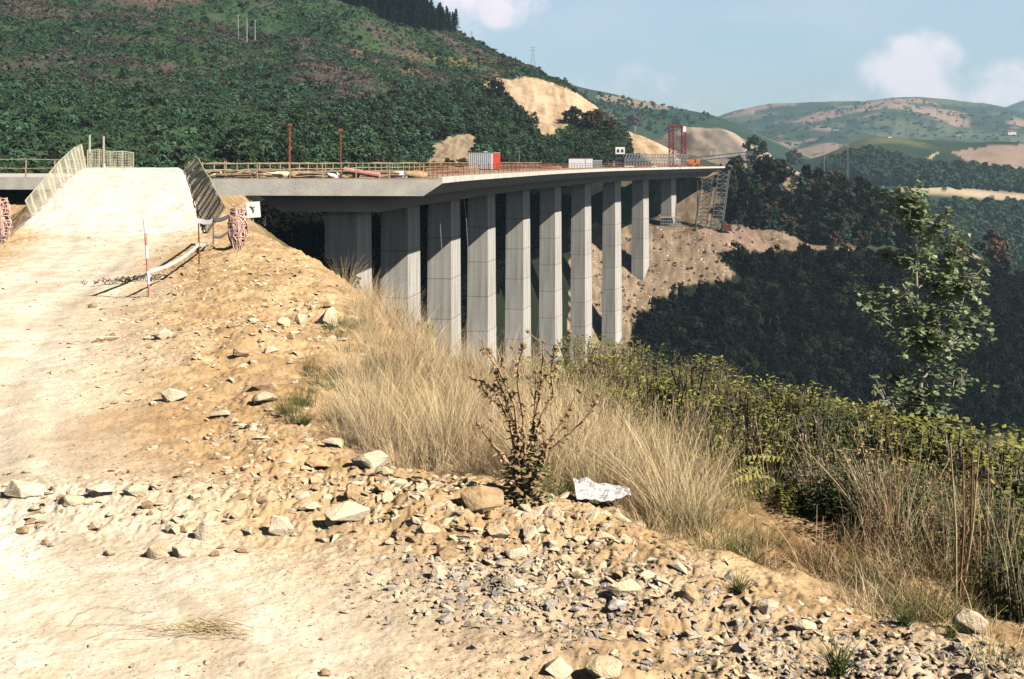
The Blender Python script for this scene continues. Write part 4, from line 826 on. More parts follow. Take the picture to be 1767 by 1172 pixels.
k = RNG.random(len(X)) < pr; X, Y, qe = X[k], Y[k], qe[k]
gw = np.exp(-((X - .25) / 1.4) ** 2 - ((Y - 7.6) / .9) ** 2) + np.exp(-((X - 2.6) / 1.3) ** 2 - ((Y - 6.7) / .8) ** 2) > .35
bz = np.exp(-((Y - 9.3) / .8) ** 2) * (X < 1) + .8 * np.exp(-((qe + .6) / .8) ** 2) * (Y < 13); sz = (.012 + (.085 + .06 * bz) * RNG.random(len(X)) ** (5.0 - 1.3 * np.clip(bz, 0, 1))) * (Y / 8) ** .55
Z = H(X, Y)
sc3 = np.stack([sz * RNG.uniform(1, 1.9, len(sz)), sz * RNG.uniform(.8, 1.5, len(sz)), sz * RNG.uniform(.4, .95, len(sz))], 1)
for nm, kk, pp, lb in (('rubble', ~gw, peb, 'tan pebbles and clods strewn over the dirt bank'), ('gravel', gw, pebg, 'grey gravel spread over the lower bank')):
    scatter(nm, lb, 'gravel', np.stack([X[kk], Y[kk], Z[kk] - sz[kk] * .03], 1), rots(kk.sum(), .5), sc3[kk], pp)
X, Y = sample_bench(220000, 4.8, 34); qe = sdist(X, Y, E_LINE); trk = np.abs(sdist(X, Y, TRACK)); k = (qe < 1.6) & (RNG.random(len(X)) < (.25 + .55 * sstep(1.2, 3, trk)) * (.55 + .9 * fbm(X * 1.3, Y * 1.3, 3, 79))); X, Y = X[k], Y[k]; sz = RNG.uniform(.006, .02, len(X)) * (Y / 8) ** .8
scatter('grit', 'fine tan grit covering the dirt bank', 'gravel', np.stack([X, Y, H(X, Y)], 1), rots(len(X), .6), np.stack([sz * RNG.uniform(1, 1.9, len(X)), sz, sz * .7], 1), peb)
X = RNG.normal(.1, .55, 1500); Y = RNG.normal(7.7, .45, 1500); X2 = RNG.normal(2.3, .9, 1700); Y2 = RNG.normal(6.5, .45, 1700); X = np.concatenate([X, X2]); Y = np.concatenate([Y, Y2]); k = (sdist(X, Y, E_LINE) < .6) & (Y > 4.5); X, Y = X[k], Y[k]
sz = .018 + .06 * RNG.random(len(X)) ** 2.2
scatter('crushed_stone', 'crushed grey stone spilled in a patch near the bottom of the bank', 'gravel', np.stack([X, Y, H(X, Y) + sz * .15], 1), rots(len(X), .6), np.stack([sz * RNG.uniform(1, 1.6, len(X)), sz, sz * RNG.uniform(.6, 1.1, len(X))], 1), pebg)

# ------------------------------------------------------------------ plants: prototypes
def blades(seed, n, h0, h1_, spread, lean, w, m, droop=.5, heads=0.):
    rr = random.Random(seed); b = MB()
    for k in range(n):
        a = rr.uniform(0, 6.283); r = spread * rr.random() ** .7; x, y = r * math.cos(a), r * math.sin(a); hgt = rr.uniform(h0, h1_); dr = rr.uniform(0, 6.283) if rr.random() < .4 else a
        ln = rr.uniform(.2, 1) * lean; n0 = len(b.v); seg = 4; t2 = rr.uniform(0, 6.283); px_, py_ = math.cos(t2) * w / 2, math.sin(t2) * w / 2
        for s in range(seg + 1):
            t = s / seg; q = ln * hgt * (t * .5 + droop * t * t); zz = hgt * (t - .35 * droop * ln * t * t); ww = 1 - .75 * t; b.v += [Vector((x + math.cos(dr) * q - px_ * ww, y + math.sin(dr) * q - py_ * ww, zz)), Vector((x + math.cos(dr) * q + px_ * ww, y + math.sin(dr) * q + py_ * ww, zz))]
        for s in range(seg): b.f.append((n0 + 2 * s, n0 + 2 * s + 1, n0 + 2 * s + 3, n0 + 2 * s + 2))
        if rr.random() < heads:
            c = Vector((x + math.cos(dr) * q, y + math.sin(dr) * q, zz)); b.quad(c, Vector((w * .7, 0, .006)), Vector((.004, 0, .035))); b.quad(c, Vector((0, w * .7, 0)), Vector((0, .004, .035)))
    return b.mesh('blades', m)
TUS = [blades(10 + k, 75, .35, .95, .16, .85, .0055, 'straw' if k % 2 else 'straw_pale', .55) for k in range(6)]
TUS_G = [blades(30 + k, 60, .2, .5, .14, .9, .008, 'grass_green', .5) for k in range(3)]
TALL = [blades(40 + k, 34, .4, 1.2, .16, .55, .006, ('straw_pale', 'straw', 'straw_pale', 'straw_pale')[k % 4], .45, .4) for k in range(6)]
LOW = [blades(60 + k, 55, .08, .32, .2, 1.2, .006, ('straw', 'straw_pale', 'straw', 'grass_green', 'straw_red')[k % 5], .5) for k in range(5)]
RED = [blades(70 + k, 16, .5, 1.35, .1, .25, .008, 'straw_red', .2, .7) for k in range(3)]
def leafbush(seed, n, rx, rz, ls, m, flat=.35, stems=10, hollow=.55):
    rr = random.Random(seed); b = MB(); nl = 0
    for k in range(n):
        a = rr.uniform(0, 6.283); u = rr.random() ** .5; z = rr.random(); r = rx * u * math.sqrt(max(0.03, 1 - (z * .95) ** 2)); c = Vector((r * math.cos(a), r * math.sin(a), rz * z))
        d = Vector((math.cos(a + rr.uniform(-1, 1)), math.sin(a + rr.uniform(-1, 1)), rr.uniform(-flat, flat))).normalized(); s = d.cross(Vector((rr.uniform(-.4, .4), rr.uniform(-.4, .4), 1))).normalized(); L_ = ls * rr.uniform(.6, 1.25)
        n0 = len(b.v); nrm = d.cross(s); b.v += [c - d * L_, c + s * L_ * .5 + nrm * L_ * .1, c + d * L_, c - s * L_ * .5 + nrm * L_ * .1]; b.f += [(n0, n0 + 1, n0 + 2, n0 + 3)]
    nl = len(b.f)
    for k in range(stems): a = rr.uniform(0, 6.283); r = rx * .7 * rr.random(); b.tube([(0, 0, 0), (r * .5 * math.cos(a), r * .5 * math.sin(a), rz * .5), (r * math.cos(a), r * math.sin(a), rz * .9)], .006, 3, False)
    return b.mesh('bush', [m, 'bark'], [0] * nl + [1] * (len(b.f) - nl))
def fernbush(seed, m, nf=9, L_=.75):
    """arching bracken fronds made of paired leaflets"""
    rr = random.Random(seed); b = MB()
    for k in range(nf):
        a = rr.uniform(0, 6.283); el = rr.uniform(.5, 1.25); pr = None; ln = L_ * rr.uniform(.6, 1.1); p = Vector((0, 0, 0)); seg = 20; d = Vector((math.cos(a) * math.cos(el), math.sin(a) * math.cos(el), math.sin(el)))
        side = Vector((-math.sin(a), math.cos(a), 0))
        for s in range(seg):
            t = s / seg; d = (d + Vector((math.cos(a) * .055, math.sin(a) * .055, -.075))).normalized(); p = p + d * ln / seg
            if t > .25:
                w = .17 * (1.15 - t) * ln / .75 * rr.uniform(.75, 1.15)
                for sg in (-1, 1): n0 = len(b.v); q = side * sg; b.v += [p, p + q * w * .5 + d * .022 + Vector((0, 0, .012)), p + q * w + d * .02 + Vector((0, 0, -.035)), p + q * w * .5 - d * .012 + Vector((0, 0, .008))]; b.f.append((n0, n0 + 1, n0 + 2, n0 + 3))
    return b.mesh('fern', m)
BRAM = [leafbush(80 + k, 330, .6, .7, .027, ('leaf_green', 'leaf_green', 'leaf_mid', 'leaf_green', 'leaf_lime', 'leaf_green', 'leaf_dry', 'leaf_mid')[k % 8]) for k in range(8)]
FERN = [fernbush(90 + k, ('leaf_lime', 'leaf_lime', 'leaf_mid')[k % 3], 14, .85) for k in range(6)] + [leafbush(97 + k, 260, .5, .8, .03, ('leaf_mid', 'leaf_lime', 'leaf_lime')[k]) for k in range(3)]

PAPER = hit(1040, 872); BOUL = hit(1675, 1098); BARE = hit(1385, 905, True)
def pick(n, y0, y1, f, tx0=-.55, tx1=.6):
    X, Y = sample_bench(n, y0, y1, tx0, tx1); p = f(X, Y, sdist(X, Y, E_LINE), sdist(X, Y, B_LINE)); k = (RNG.random(n) < p) & (((X - PAPER.x) / .42) ** 2 + ((Y - PAPER.y + .25) / .6) ** 2 > 1) & (((X - BOUL.x) / .3) ** 2 + ((Y - BOUL.y + .15) / .42) ** 2 > 1)
    k &= (((X - BARE.x) / .75) ** 2 + ((Y - BARE.y) / 1.1) ** 2 > .6 + .9 * RNG.random(n)); return X[k], Y[k]
# dry tussocks: left grass patch next to the mound
def put(name, label, cat, XY, protos, s0, s1, tilt=.12, lift=-.02):
    X, Y = XY; n = len(X); s = RNG.uniform(s0, s1, n); scatter(name, label, cat, np.stack([X, Y, H(X, Y) + lift], 1), rots(n, tilt), s, protos)
NN = lambda X, Y, f, s: fbm(X * f, Y * f, 3, s)
put('tussock_grass', 'arching pale dry tussock grass between the dirt slope and the thistle', 'dry grass', pick(9500, 9.5, 25, lambda X, Y, e, b: (sstep(.15, .7, e + .5 * NN(X, Y, 1, 1)) * (b < .5) * sstep(2.0, .6, X - .02 * Y) * (.19 + .4 * NN(X, Y, .9, 2)) )), TUS, .38, 1.12, .3)
put('tall_grass', 'tall upright pale dry grass behind and right of the thistle', 'dry grass', pick(11000, 8, 20, lambda X, Y, e, b: sstep(1.7, 3.2, e) * sstep(-1.2, -2.4, b) * sstep(-1.2, .2, X) * sstep(4.9, 3.3, X + .7 * NN(X, Y, .5, 12)) * (.10 + .5 * NN(X, Y, .8, 3))), TALL, .35, .85, .25)
put('tall_clumps', 'thin straight pale grass stems standing tall in the middle of the slope', 'dry grass', pick(5000, 10, 17, lambda X, Y, e, b: np.exp(-((X - 2.0) / .9) ** 2 - ((Y - 12.6) / 2.0) ** 2) * (.05 + .5 * NN(X, Y, 1.3, 19))), TALL, .6, 1.05, .1)
put('low_grass', 'low matted dry grass on the slope below the stony bank crest', 'dry grass', pick(19000, 5.0, 19, lambda X, Y, e, b: sstep(.0, .9, e + .5 * NN(X, Y, 1.2, 4)) * (b < .3) * (.20 + .75 * NN(X, Y, 1.1, 5))), LOW, .5, 1.2, .35)
put('green_grass', 'sparse green grass among the dry grass and at the patch edges', 'grass', pick(9000, 5.2, 20, lambda X, Y, e, b: (e > -.1) * (b < .5) * sstep(.0, .4, NN(X, Y, .7, 6)) * .4), TUS_G, .35, .85, .3)
put('red_stalks', 'reddish dry stalks standing among the brambles', 'dry stalks', pick(3600, 6, 17, lambda X, Y, e, b: sstep(1.0, 2.0, e) * (b < .5) * sstep(2.0, 3.2, X) * (.12 + .5 * NN(X, Y, .9, 13))), RED, .4, .95)
put('pale_stalks', 'pale dry stalks rising through the bramble thicket', 'dry stalks', pick(3000, 6, 18, lambda X, Y, e, b: sstep(1.2, 2.2, e) * (b < .8) * sstep(2.4, 3.4, X) * (.16 + .5 * NN(X, Y, .7, 14))), TALL, .45, 1.05, .25)
put('brambles', 'dense dark bramble thicket on the outer slope at the right', 'brambles', pick(17000, 6.0, 20, lambda X, Y, e, b: sstep(2.7, 3.9, X + .9 * NN(X, Y, .6, 7)) * sstep(1.2, 3.0, e) * sstep(1.8, 1.0, b) * (.16 + .36 * sstep(-.25, .15, NN(X, Y, .75, 15))), .1, .75), BRAM, .3, 1.1, .3)
put('bracken', 'yellow green bracken fronds along the rim of the drop', 'bracken', pick(13000, 9, 22.5, lambda X, Y, e, b: np.maximum(sstep(-4.2, -1.6, b + .8 * NN(X, Y, .8, 8)), .16 * (X > 3.6) * (e > 4.4)) * sstep(1.9, 1.1, b) * sstep(.4, 1.6, X) * (.2 + .5 * sstep(-.3, .2, NN(X, Y, .7, 16))), -.05, .75), FERN, .75, 1.5, .25)

# ------------------------------------------------------------------ thistle
f0 = hit(905, 862); c = empty('thistle', f0, 'big dried brown thistle with many branching stems and seed heads in the grass', 'thistle')
rr = random.Random(5); LM = MB(); hd = []
def tb(px, py, dy=0.): return Vector(((px - CX) / F * (f0.y + dy), f0.y + dy, (HY - py) / F * (f0.y + dy))) - f0
stems = [[(905, 862), (890, 790), (880, 730), (858, 680), (838, 660), (815, 652)], [(905, 862), (897, 780), (888, 700), (862, 640), (842, 612), (835, 602)], [(905, 862), (905, 780), (903, 720), (893, 660), (895, 628), (903, 598)],
  [(905, 862), (920, 760), (923, 700), (925, 642)], [(905, 862), (935, 790), (975, 755), (1008, 725), (1028, 695)], [(905, 862), (915, 790), (935, 715), (955, 680), (950, 640), (958, 600)], [(905, 862), (878, 800), (845, 760), (825, 732)],
  [(905, 862), (900, 770), (880, 715), (850, 690), (828, 668)], [(905, 862), (925, 800), (945, 765), (968, 730), (985, 705)], [(905, 862), (912, 770), (930, 690), (935, 650), (938, 590)], [(905, 862), (896, 760), (872, 690), (858, 655), (868, 618)]]
for k, st in enumerate(stems):
    dy = rr.uniform(-.25, .25); pts = [tb(x, y, dy * i / len(st)) for i, (x, y) in enumerate(st)]; n = len(pts); sm = MB().tube(pts, [.016 - .010 * i / (n - 1) for i in range(n)], 5)
    hd.append(pts[-1])
    for i in range(2, n):
        for q in range(2):
            a = pts[i - 1].lerp(pts[i], rr.random()); e = a + Vector((rr.uniform(-.14, .14), rr.uniform(-.1, .1), rr.uniform(.05, .16))); sm.tube([a, (a + e) / 2 + Vector((0, 0, -.01)), e], .004, 4)
            if rr.random() < .6: hd.append(e)
    for i in range(1, n):
        for q in range(17):
            a = pts[i - 1].lerp(pts[i], rr.random()); d = Vector((rr.uniform(-1, 1), rr.uniform(-1, 1), rr.uniform(-.5, .6))).normalized(); s_ = d.cross(Vector((0, 0, 1))).normalized(); ln = rr.uniform(.03, .075) * (1.2 if i < 3 else .8)
            n0 = len(LM.v); LM.v += [a, a + d * ln * .5 + s_ * ln * .28, a + d * ln + Vector((0, 0, -ln * .3)), a + d * ln * .5 - s_ * ln * .28]; LM.f.append((n0, n0 + 1, n0 + 2, n0 + 3))
    sm.obj('stem', 'thistle', c)
LM.obj('dry_foliage', 'leaf_dry', c)
def head(p, r, m='thistle'):
    b = MB(); n = 9
    for k in range(n + 1):
        t = k / n; rad = r * (.35 + .75 * math.sin(min(1, t * 1.25) * math.pi * .62)); 
        for j in range(8): a = j / 8 * 6.283; b.v.append(Vector((rad * math.cos(a) * (1 + .12 * (j % 2)), rad * math.sin(a), r * 1.9 * t - r)))
    for k in range(n):
        for j in range(8): b.f.append((k * 8 + j, k * 8 + (j + 1) % 8, (k + 1) * 8 + (j + 1) % 8, (k + 1) * 8 + j))
    b.f.append(tuple(range(8))[::-1]); b.f.append(tuple(n * 8 + j for j in range(8)))
    for j in range(14): a = j / 14 * 6.283; z = rr.uniform(-.6, .8) * r; b.tube([(r * .7 * math.cos(a), r * .7 * math.sin(a), z), (r * 1.7 * math.cos(a), r * 1.7 * math.sin(a), z + r * .4)], [.0022, .0008], 3, False)
    o = b.obj('seed_head', m, c); o.location = p; o.rotation_euler = (rr.uniform(-.4, .4), rr.uniform(-.4, .4), 0)
for p in hd[:70]: head(p, rr.uniform(.014, .025))
lb_ = leafbush(5, 330, .24, .42, .045, 'leaf_dry', .6, 6); o = link('basal_leaves', lb_, c)
lb_ = leafbush(6, 260, .26, .36, .035, 'leaf_mid', .6, 6); o = link('green_basal_leaves', lb_, c); o.location = (.06, .03, .0)

# second, smaller dry stalk clumps at the right
for (pxs, pyb, lb) in (([(1640, 765), (1662, 775), (1690, 770), (1678, 790)], 1050, 'tall straight reddish dry stalks standing together near the right edge'),):
    f1_ = hit(1668, pyb); c = empty('dry_stalks', f1_, lb, 'dry stalks')
    for k, (x, y) in enumerate(pxs):
        yy = f1_.y + .1 * k; tpv = P(x, y, yy) - f1_; bs = Vector((-.08 + .06 * k, .1 * k, -.05)); MB().tube([bs, bs.lerp(tpv, .5) + Vector((.02, 0, 0)), tpv], [.012, .009, .004], 5).obj('stalk', 'straw_red' if k % 2 else 'straw', c)
    hb2 = MB()
    for k in range(14): p = Vector((rr.uniform(-.2, .25), rr.uniform(-.1, .3), rr.uniform(.3, 1.2))); hb2.quad(p, Vector((.008, 0, .006)), Vector((0, .006, .016)))

# fallen pale stalk across the brambles
a = hit(1590, 915); a = (a + Vector((0, -.3, .55))) if a else P(1590, 915, 10); b2 = a + Vector((.95, .2, -.32)); tag(MB().tube([a, a.lerp(b2, .5) + Vector((0, 0, .03)), b2], .009, 5).obj('fallen_stalk', 'straw_pale'), 'pale straight stalk lying slanted across the brambles at the right', 'dry stalk')
# small green weeds on the bank
for k, (px, py, w, lb) in enumerate(((1450, 1165, 75, 'largest green spiky weed at the bottom edge right of centre'), (1275, 1022, 42, 'small green weed growing beside pale stones on the bank'), (1560, 1080, 45, 'yellowish green weed at the grass edge left of the cream boulder'), (525, 735, 30, 'bright green tuft at the left end of the tussock grass'), (430, 960, 26, 'tiny green weed above the bright stones') , (1640, 1100, 40, 'dark green weed at the foot of the cream boulder'))):
    if k == 4: continue
    f1_ = hit(px, py); s_ = w * f1_.y / F; c = empty('weed', f1_, lb, 'weed', 'green weeds on the bank')
    o = link('blades', blades(200 + k, 70, .5, 1.0, .18, 1.1, .045, 'grass_green', .6), c); o.scale = (s_,) * 3
    o = link('leaves', leafbush(210 + k, 50, .3, .4, .07, 'leaf_green', .5, 3), c); o.scale = (s_,) * 3

# ------------------------------------------------------------------ sapling
fs = hit(1586, 860); fs = Vector(((1583 - CX) / F * 13.2, 13.2, 0)); fs.z = h1(fs.x, fs.y)
c = empty('young_tree', fs, 'slim young broadleaf tree standing alone at the right above the dark valley wood', 'tree')
def tp2(px, py, dy=0.): return P(px, py, fs.y + dy) - fs
trunkpts = [Vector((0, 0, -.1)), tp2(1586, 760), tp2(1588, 690), tp2(1590, 600), tp2(1583, 520), tp2(1580, 440), tp2(1578, 380), tp2(1574, 338)]
MB().tube(trunkpts, [.045, .034, .028, .023, .018, .013, .009, .004], 7).obj('trunk', 'bark_pale', c)
rr = random.Random(11); LF = MB(); br = MB()
limbs = []
for (a, b_, dy, nl, rad) in (((1590, 600), (1660, 410), .3, 150, .15), ((1588, 640), (1680, 480), -.3, 130, .16), ((1583, 560), (1478, 492), .2, 55, .10), ((1586, 620), (1500, 530), -.2, 36, .10), ((1588, 660), (1690, 545), .3, 90, .13),
        ((1580, 440), (1625, 375), -.1, 60, .13), ((1578, 400), (1550, 345), .1, 60, .13), ((1588, 690), (1540, 640), .1, 75, .14), ((1586, 720), (1520, 690), -.3, 75, .16), ((1586, 720), (1665, 640), -.3, 90, .15), ((1588, 740), (1600, 690), -.3, 60, .14), ((1583, 500), (1640, 450), .2, 80, .14), ((1580, 470), (1530, 430), .2, 40, .11), ((1583, 540), (1560, 500), -.2, 50, .14), ((1590, 600), (1560, 580), -.3, 50, .15), ((1590, 600), (1620, 560), -.35, 60, .16), ((1578, 380), (1574, 335), 0, 70, .12)):
    A = tp2(*a); B = tp2(*b_, dy); Mid = A.lerp(B, .5) + Vector((0, 0, .05)); pts = [A, Mid, B]; br.tube(pts, [.013, .008, .003], 5); limbs.append((pts, nl, rad))
    for k in range(int(nl * 3.2)):
        if k % 6 == 0:
            t = rr.uniform(.05, 1.06); q0 = A.lerp(Mid, t * 2) if t < .5 else Mid.lerp(B, t * 2 - 1); p0 = q0 + Vector((rr.gauss(0, 1), rr.gauss(0, 1), rr.gauss(0, .9))) * rad * .72; br.tube([q0, p0], [.004, .002], 3, False)
        p = p0 + Vector((rr.gauss(0, 1), rr.gauss(0, 1), rr.gauss(0, 1))) * .028
        d = Vector((rr.uniform(-1, 1), rr.uniform(-1, 1), rr.uniform(-.75, .25))).normalized(); s_ = d.cross(Vector((rr.uniform(-.5, .5), rr.uniform(-.5, .5), 1))).normalized(); ln = rr.uniform(.04, .085); nr = d.cross(s_)
        n0 = len(LF.v); LF.v += [p, p + d * ln * .45 + s_ * ln * .55 - nr * ln * .1, p + d * ln * .75 + s_ * ln * .35, p + d * ln * 1.2 - nr * ln * .15, p + d * ln * .75 - s_ * ln * .35, p + d * ln * .45 - s_ * ln * .55 - nr * ln * .1]
        LF.f += [(n0, n0 + 1, n0 + 2, n0 + 3), (n0, n0 + 3, n0 + 4, n0 + 5)]
br.obj('branch', 'bark_pale', c); link('crown', LF.mesh('crown', 'leaf_sapling'), c)

# ------------------------------------------------------------------ litter on the bank
f1_ = hit(1040, 872); sc = f1_.y / F; b = MB(); nx, ny = 22, 10; rr = random.Random(3)
for j in range(ny):
    for i in range(nx):
        u, v = i / (nx - 1), j / (ny - 1); w = 1 - .75 * (u ** 2.2); x = (u - .5) * 96 * sc; y = (v - .5) * .55 * w + .03 * math.sin(u * 9); z = .04 * (1 - u) * w + .03 * mnoise.noise(Vector((u * 6, v * 4, 1))) + .012 * mnoise.noise(Vector((u * 17, v * 11, 3))) + .02 * v
        b.v.append(Vector((x, y, z)))
for j in range(ny - 1):
    for i in range(nx - 1): b.f.append((j * nx + i, j * nx + i + 1, (j + 1) * nx + i + 1, (j + 1) * nx + i))
o = b.obj('paper_sheet', 'paper'); o.location = f1_ + Vector((0, 0, .1)); md = o.modifiers.new('thick', 'SOLIDIFY'); md.thickness = .006; tag(o, 'crumpled white sheet lying in the dry grass right of the thistle', 'paper sheet')
def twigs(px, py, wpx, n, m, name, lb, cat, r=.0035, tall=.05):
    f1_ = hit(px, py); sc = f1_.y / F; b = MB(); rr = random.Random(px)
    for k in range(n):
        x = rr.gauss(0, wpx * sc * .25); y = rr.gauss(0, .06); a = rr.gauss(.0, .35); ln = rr.uniform(.1, .34); pts = []
        for t in (-.5, -.17, .17, .5): xx = x + ln * t * math.cos(a); yy = y + ln * t * math.sin(a); pts.append(Vector((xx, yy, h1(f1_.x + xx, f1_.y + yy) - f1_.z + .01 + rr.random() * tall)))
        b.tube(pts, r, 3)
    o = b.obj(name, m); o.location = f1_; tag(o, lb, cat); return o
twigs(350, 1092, 150, 60, 'straw', 'straw_bundle', 'flattened bundle of dry straw on the pale dirt near the bottom left', 'straw bundle', .0022)
twigs(180, 590, 60, 12, 'straw_red', 'twigs', 'few thin dark twigs scattered at the right edge of the track', 'twigs', .006)
b = MB()
for st in ([(120, 1082), (135, 1062), (165, 1050), (205, 1052), (230, 1060), (265, 1058)], [(115, 1083), (170, 1080), (225, 1082), (270, 1090)], [(150, 1105), (185, 1092), (230, 1086)]):
    b.tube([hit(x, y) + Vector((0, 0, .012)) for x, y in st], .0018, 4)
tag(b.obj('wire', 'rock_grey'), 'thin loops of grey wire lying on the pale dirt left of the straw bundle', 'wire')
twigs(225, 488, 150, 40, 'bark', 'brushwood', 'dark dry brushwood tangled on the ground at the foot of the banded pole', 'brushwood', .012, .16)

# ------------------------------------------------------------------ trees and scrub of the hillsides
def crown_pts(rr, nc, rx, rz, z0):
    """clump centres on an uneven crown"""
    out_ = []
    for k in range(nc):
        a = rr.uniform(0, 6.283); t = rr.random(); r = rx * math.sin(math.pi * (.18 + .78 * t)) * rr.uniform(.35, 1.0); out_.append((Vector((r * math.cos(a), r * math.sin(a), z0 + rz * t)), rr.uniform(.16, .3) * rx * 1.3))
    return out_
def tree_mesh(seed, h, rx, n, ls, nc=16, z0f=.28, trunk=True):
    rr = random.Random(seed); cr = MB(); cl_ = crown_pts(rr, nc, rx, h * (1 - z0f) * .92, h * z0f)
    for c_, r in cl_:
        for k in range(n // nc):
            d = Vector((rr.gauss(0, 1), rr.gauss(0, 1), rr.gauss(0, .8))).normalized(); p = c_ + d * r * rr.uniform(.5, 1.1); nrm = (d + Vector((rr.uniform(-.6, .6), rr.uniform(-.6, .6), rr.uniform(-.2, .8)))).normalized(); u = nrm.orthogonal().normalized(); u.rotate(Matrix.Rotation(rr.uniform(0, 6.28), 3, nrm)); v = nrm.cross(u); s_ = ls * rr.uniform(.6, 1.3)
            cr.quad(p, u * s_, v * s_ * .6)
    tr = MB(); tr.tube([(0, 0, -.4), (rr.uniform(-.1, .1), 0, h * .35), (rr.uniform(-.2, .2), rr.uniform(-.2, .2), h * .8)], [h * .022, h * .016, h * .004], 6)
    for c_, r in cl_[:7]: tr.tube([(0, 0, h * .3), (c_.x * .5, c_.y * .5, (c_.z + h * .3) / 2 + .1), c_], [h * .01, h * .006, h * .002], 4)
    return tr, cr
def joined(seed, h, rx, n, ls, leaf, bark='bark', nc=16, z0f=.28):
    tr, cr = tree_mesh(seed, h, rx, n, ls, nc, z0f); n0 = len(cr.v); k = len(cr.f); cr.v += tr.v; cr.f += [tuple(i + n0 for i in f) for f in tr.f]
    return cr.mesh('tree_kind', [leaf, bark], [0] * k + [1] * (len(cr.f) - k))
def shrub(seed, leaf, n=80, ls=.17): return joined(seed, 1.0, .75, n, ls, leaf, 'bark', 9, .05)
def region_pts(n, poly, y0, lo=None):
    """ground points inside a stretch of hillside"""
    rr = random.Random(len(poly) * 7 + n); xs = []
    k = 0
    P0 = np.array(poly); x0, x1, a, b_ = P0[:, 0].min(), P0[:, 0].max(), P0[:, 1].min(), P0[:, 1].max(); px = RNG.uniform(x0, x1, n * 3); py = RNG.uniform(a, b_, n * 3); m_ = inpoly(px, py, poly); px, py = px[m_][:n], py[m_][:n]
    YY = np.geomspace(y0, y0 * 4, 420); X = (px[:, None] - CX) / F * YY[None]; Z = (HY - py[:, None]) / F * YY[None]; D = H(X.ravel(), np.broadcast_to(YY, X.shape).ravel(), False).reshape(X.shape) - Z
    hitm = D > 0; ok = hitm.any(1) & ~hitm[:, 0]; i = hitm.argmax(1); Y = YY[i]; Xh = X[np.arange(len(i)), i]; px, py = px[ok], py[ok]; Xh, Y = Xh[ok], Y[ok]
    return Xh, Y, H(Xh, Y, False), px, py
# scrub over the big hill: bracken, heather, gorse
SCG = [shrub(400 + k, ('fern', 'fern', 'canopy_mid', 'fern', 'canopy')[k % 5]) for k in range(10)]; SCH = [shrub(430 + k, ('heather', 'heather', 'canopy_dry', 'fern')[k % 4]) for k in range(8)]
NS = 230000; tx = RNG.uniform(-.56, .12, NS); Y = np.sqrt(RNG.uniform(104 ** 2, 485 ** 2, NS)); X = tx * Y; Z, ID = H(X, Y, False, True); px = CX + F * tx; py = HY - F * Z / Y
CUT = [[(826, 146), (850, 137), (925, 134), (980, 152), (1036, 188), (1000, 205), (960, 232), (930, 238), (918, 212), (893, 190), (870, 160)], [(1084, 226), (1120, 232), (1170, 262), (1175, 285), (1130, 285), (1092, 262)], [(742, 282), (752, 250), (775, 236), (812, 230), (832, 246), (820, 276)]]
nn = fbm(X * .06, Y * .06, 3, 55); k = (ID == 1) & (py > -60) & (py < np.where(px < 1000, 330, 288)) & (RNG.random(len(X)) < .42 + .45 * nn)
for c_ in CUT: k &= ~inpoly(px, py, c_)
X, Y, Z = X[k], Y[k], Z[k]; m_ = sstep(-.5, .02, fbm(X * .03, Y * .045, 4, 70) + .7 * fbm(X * .12, Y * .12, 4, 71) - .08) * sstep(190, 280, Y); k = RNG.random(len(X)) < m_ * .8
s = RNG.uniform(.35, .85, len(X)) * (1 + 1.2 * (RNG.random(len(X)) < .05)); PT = np.stack([X, Y, Z - .2], 1)
scatter('hillside_scrub', 'green bracken and gorse scrub covering the big hill', 'scrub', PT[~k], rots((~k).sum()), s[~k], SCG)
scatter('hillside_heather', 'purple brown heather patches on the big hill', 'heather', PT[k], rots(k.sum()), s[k] * .75, SCH)
# woodland belt at the foot of the hill
WOOD = [joined(420 + k, 4.6, 2.0, 420, .26, ('canopy_mid', 'fern', 'canopy')[k % 3]) for k in range(7)]
X, Y, Z, px, py = region_pts(2800, [(380, 262), (520, 205), (690, 170), (820, 150), (880, 180), (930, 232), (940, 285), (840, 285), (740, 240), (640, 285), (400, 290)], 130)
k = ~inpoly(px, py, CUT[2]); X, Y, Z = X[k], Y[k], Z[k]
scatter('foothill_wood', 'green woodland belt along the foot of the big hill behind the deck', 'woodland', np.stack([X, Y, Z - .3], 1), rots(len(X)), RNG.uniform(.28, .78, len(X)), WOOD)
X, Y, Z, px, py = region_pts(650, [(940, 262), (975, 240), (1060, 238), (1085, 256), (1100, 285), (930, 288)], 240)
scatter('nose_wood', 'dark bushy wood on the low spur behind the bridge deck', 'woodland', np.stack([X, Y, Z - .3], 1), rots(len(X)), RNG.uniform(.22, .5, len(X)), WOOD)
# conifer plantation on the crest
def conifer(seed):
    rr = random.Random(seed); b = MB(); h = 9.
    for k in range(420):
        t = rr.random() ** .8; z = h * (.08 + .9 * t); r = 1.7 * (1 - t) ** .8 * rr.uniform(.4, 1.1); a = rr.uniform(0, 6.283); p = Vector((r * math.cos(a), r * math.sin(a), z)); d = Vector((math.cos(a), math.sin(a), -.35)).normalized(); s_ = Vector((-math.sin(a), math.cos(a), 0)); b.quad(p, d * .42, s_ * .16)
    n = len(b.f); b.tube([(0, 0, -.5), (0, 0, h)], [.16, .02], 5); return b.mesh('conifer_kind', ['conifer', 'bark'], [0] * n + [1] * (len(b.f) - n))
CON = [conifer(k) for k in range(4)]
X, Y, Z, px, py = region_pts(560, [(560, -60), (700, -60), (762, 5), (792, 62), (760, 56), (700, 50), (640, 26), (590, 6)], 330)
scatter('conifer_plantation', 'dark conifer plantation on the hill crest at the top of the photo', 'plantation', np.stack([X, Y, Z - .3], 1), rots(len(X), .03), RNG.uniform(.75, 1.25, len(X)), CON)
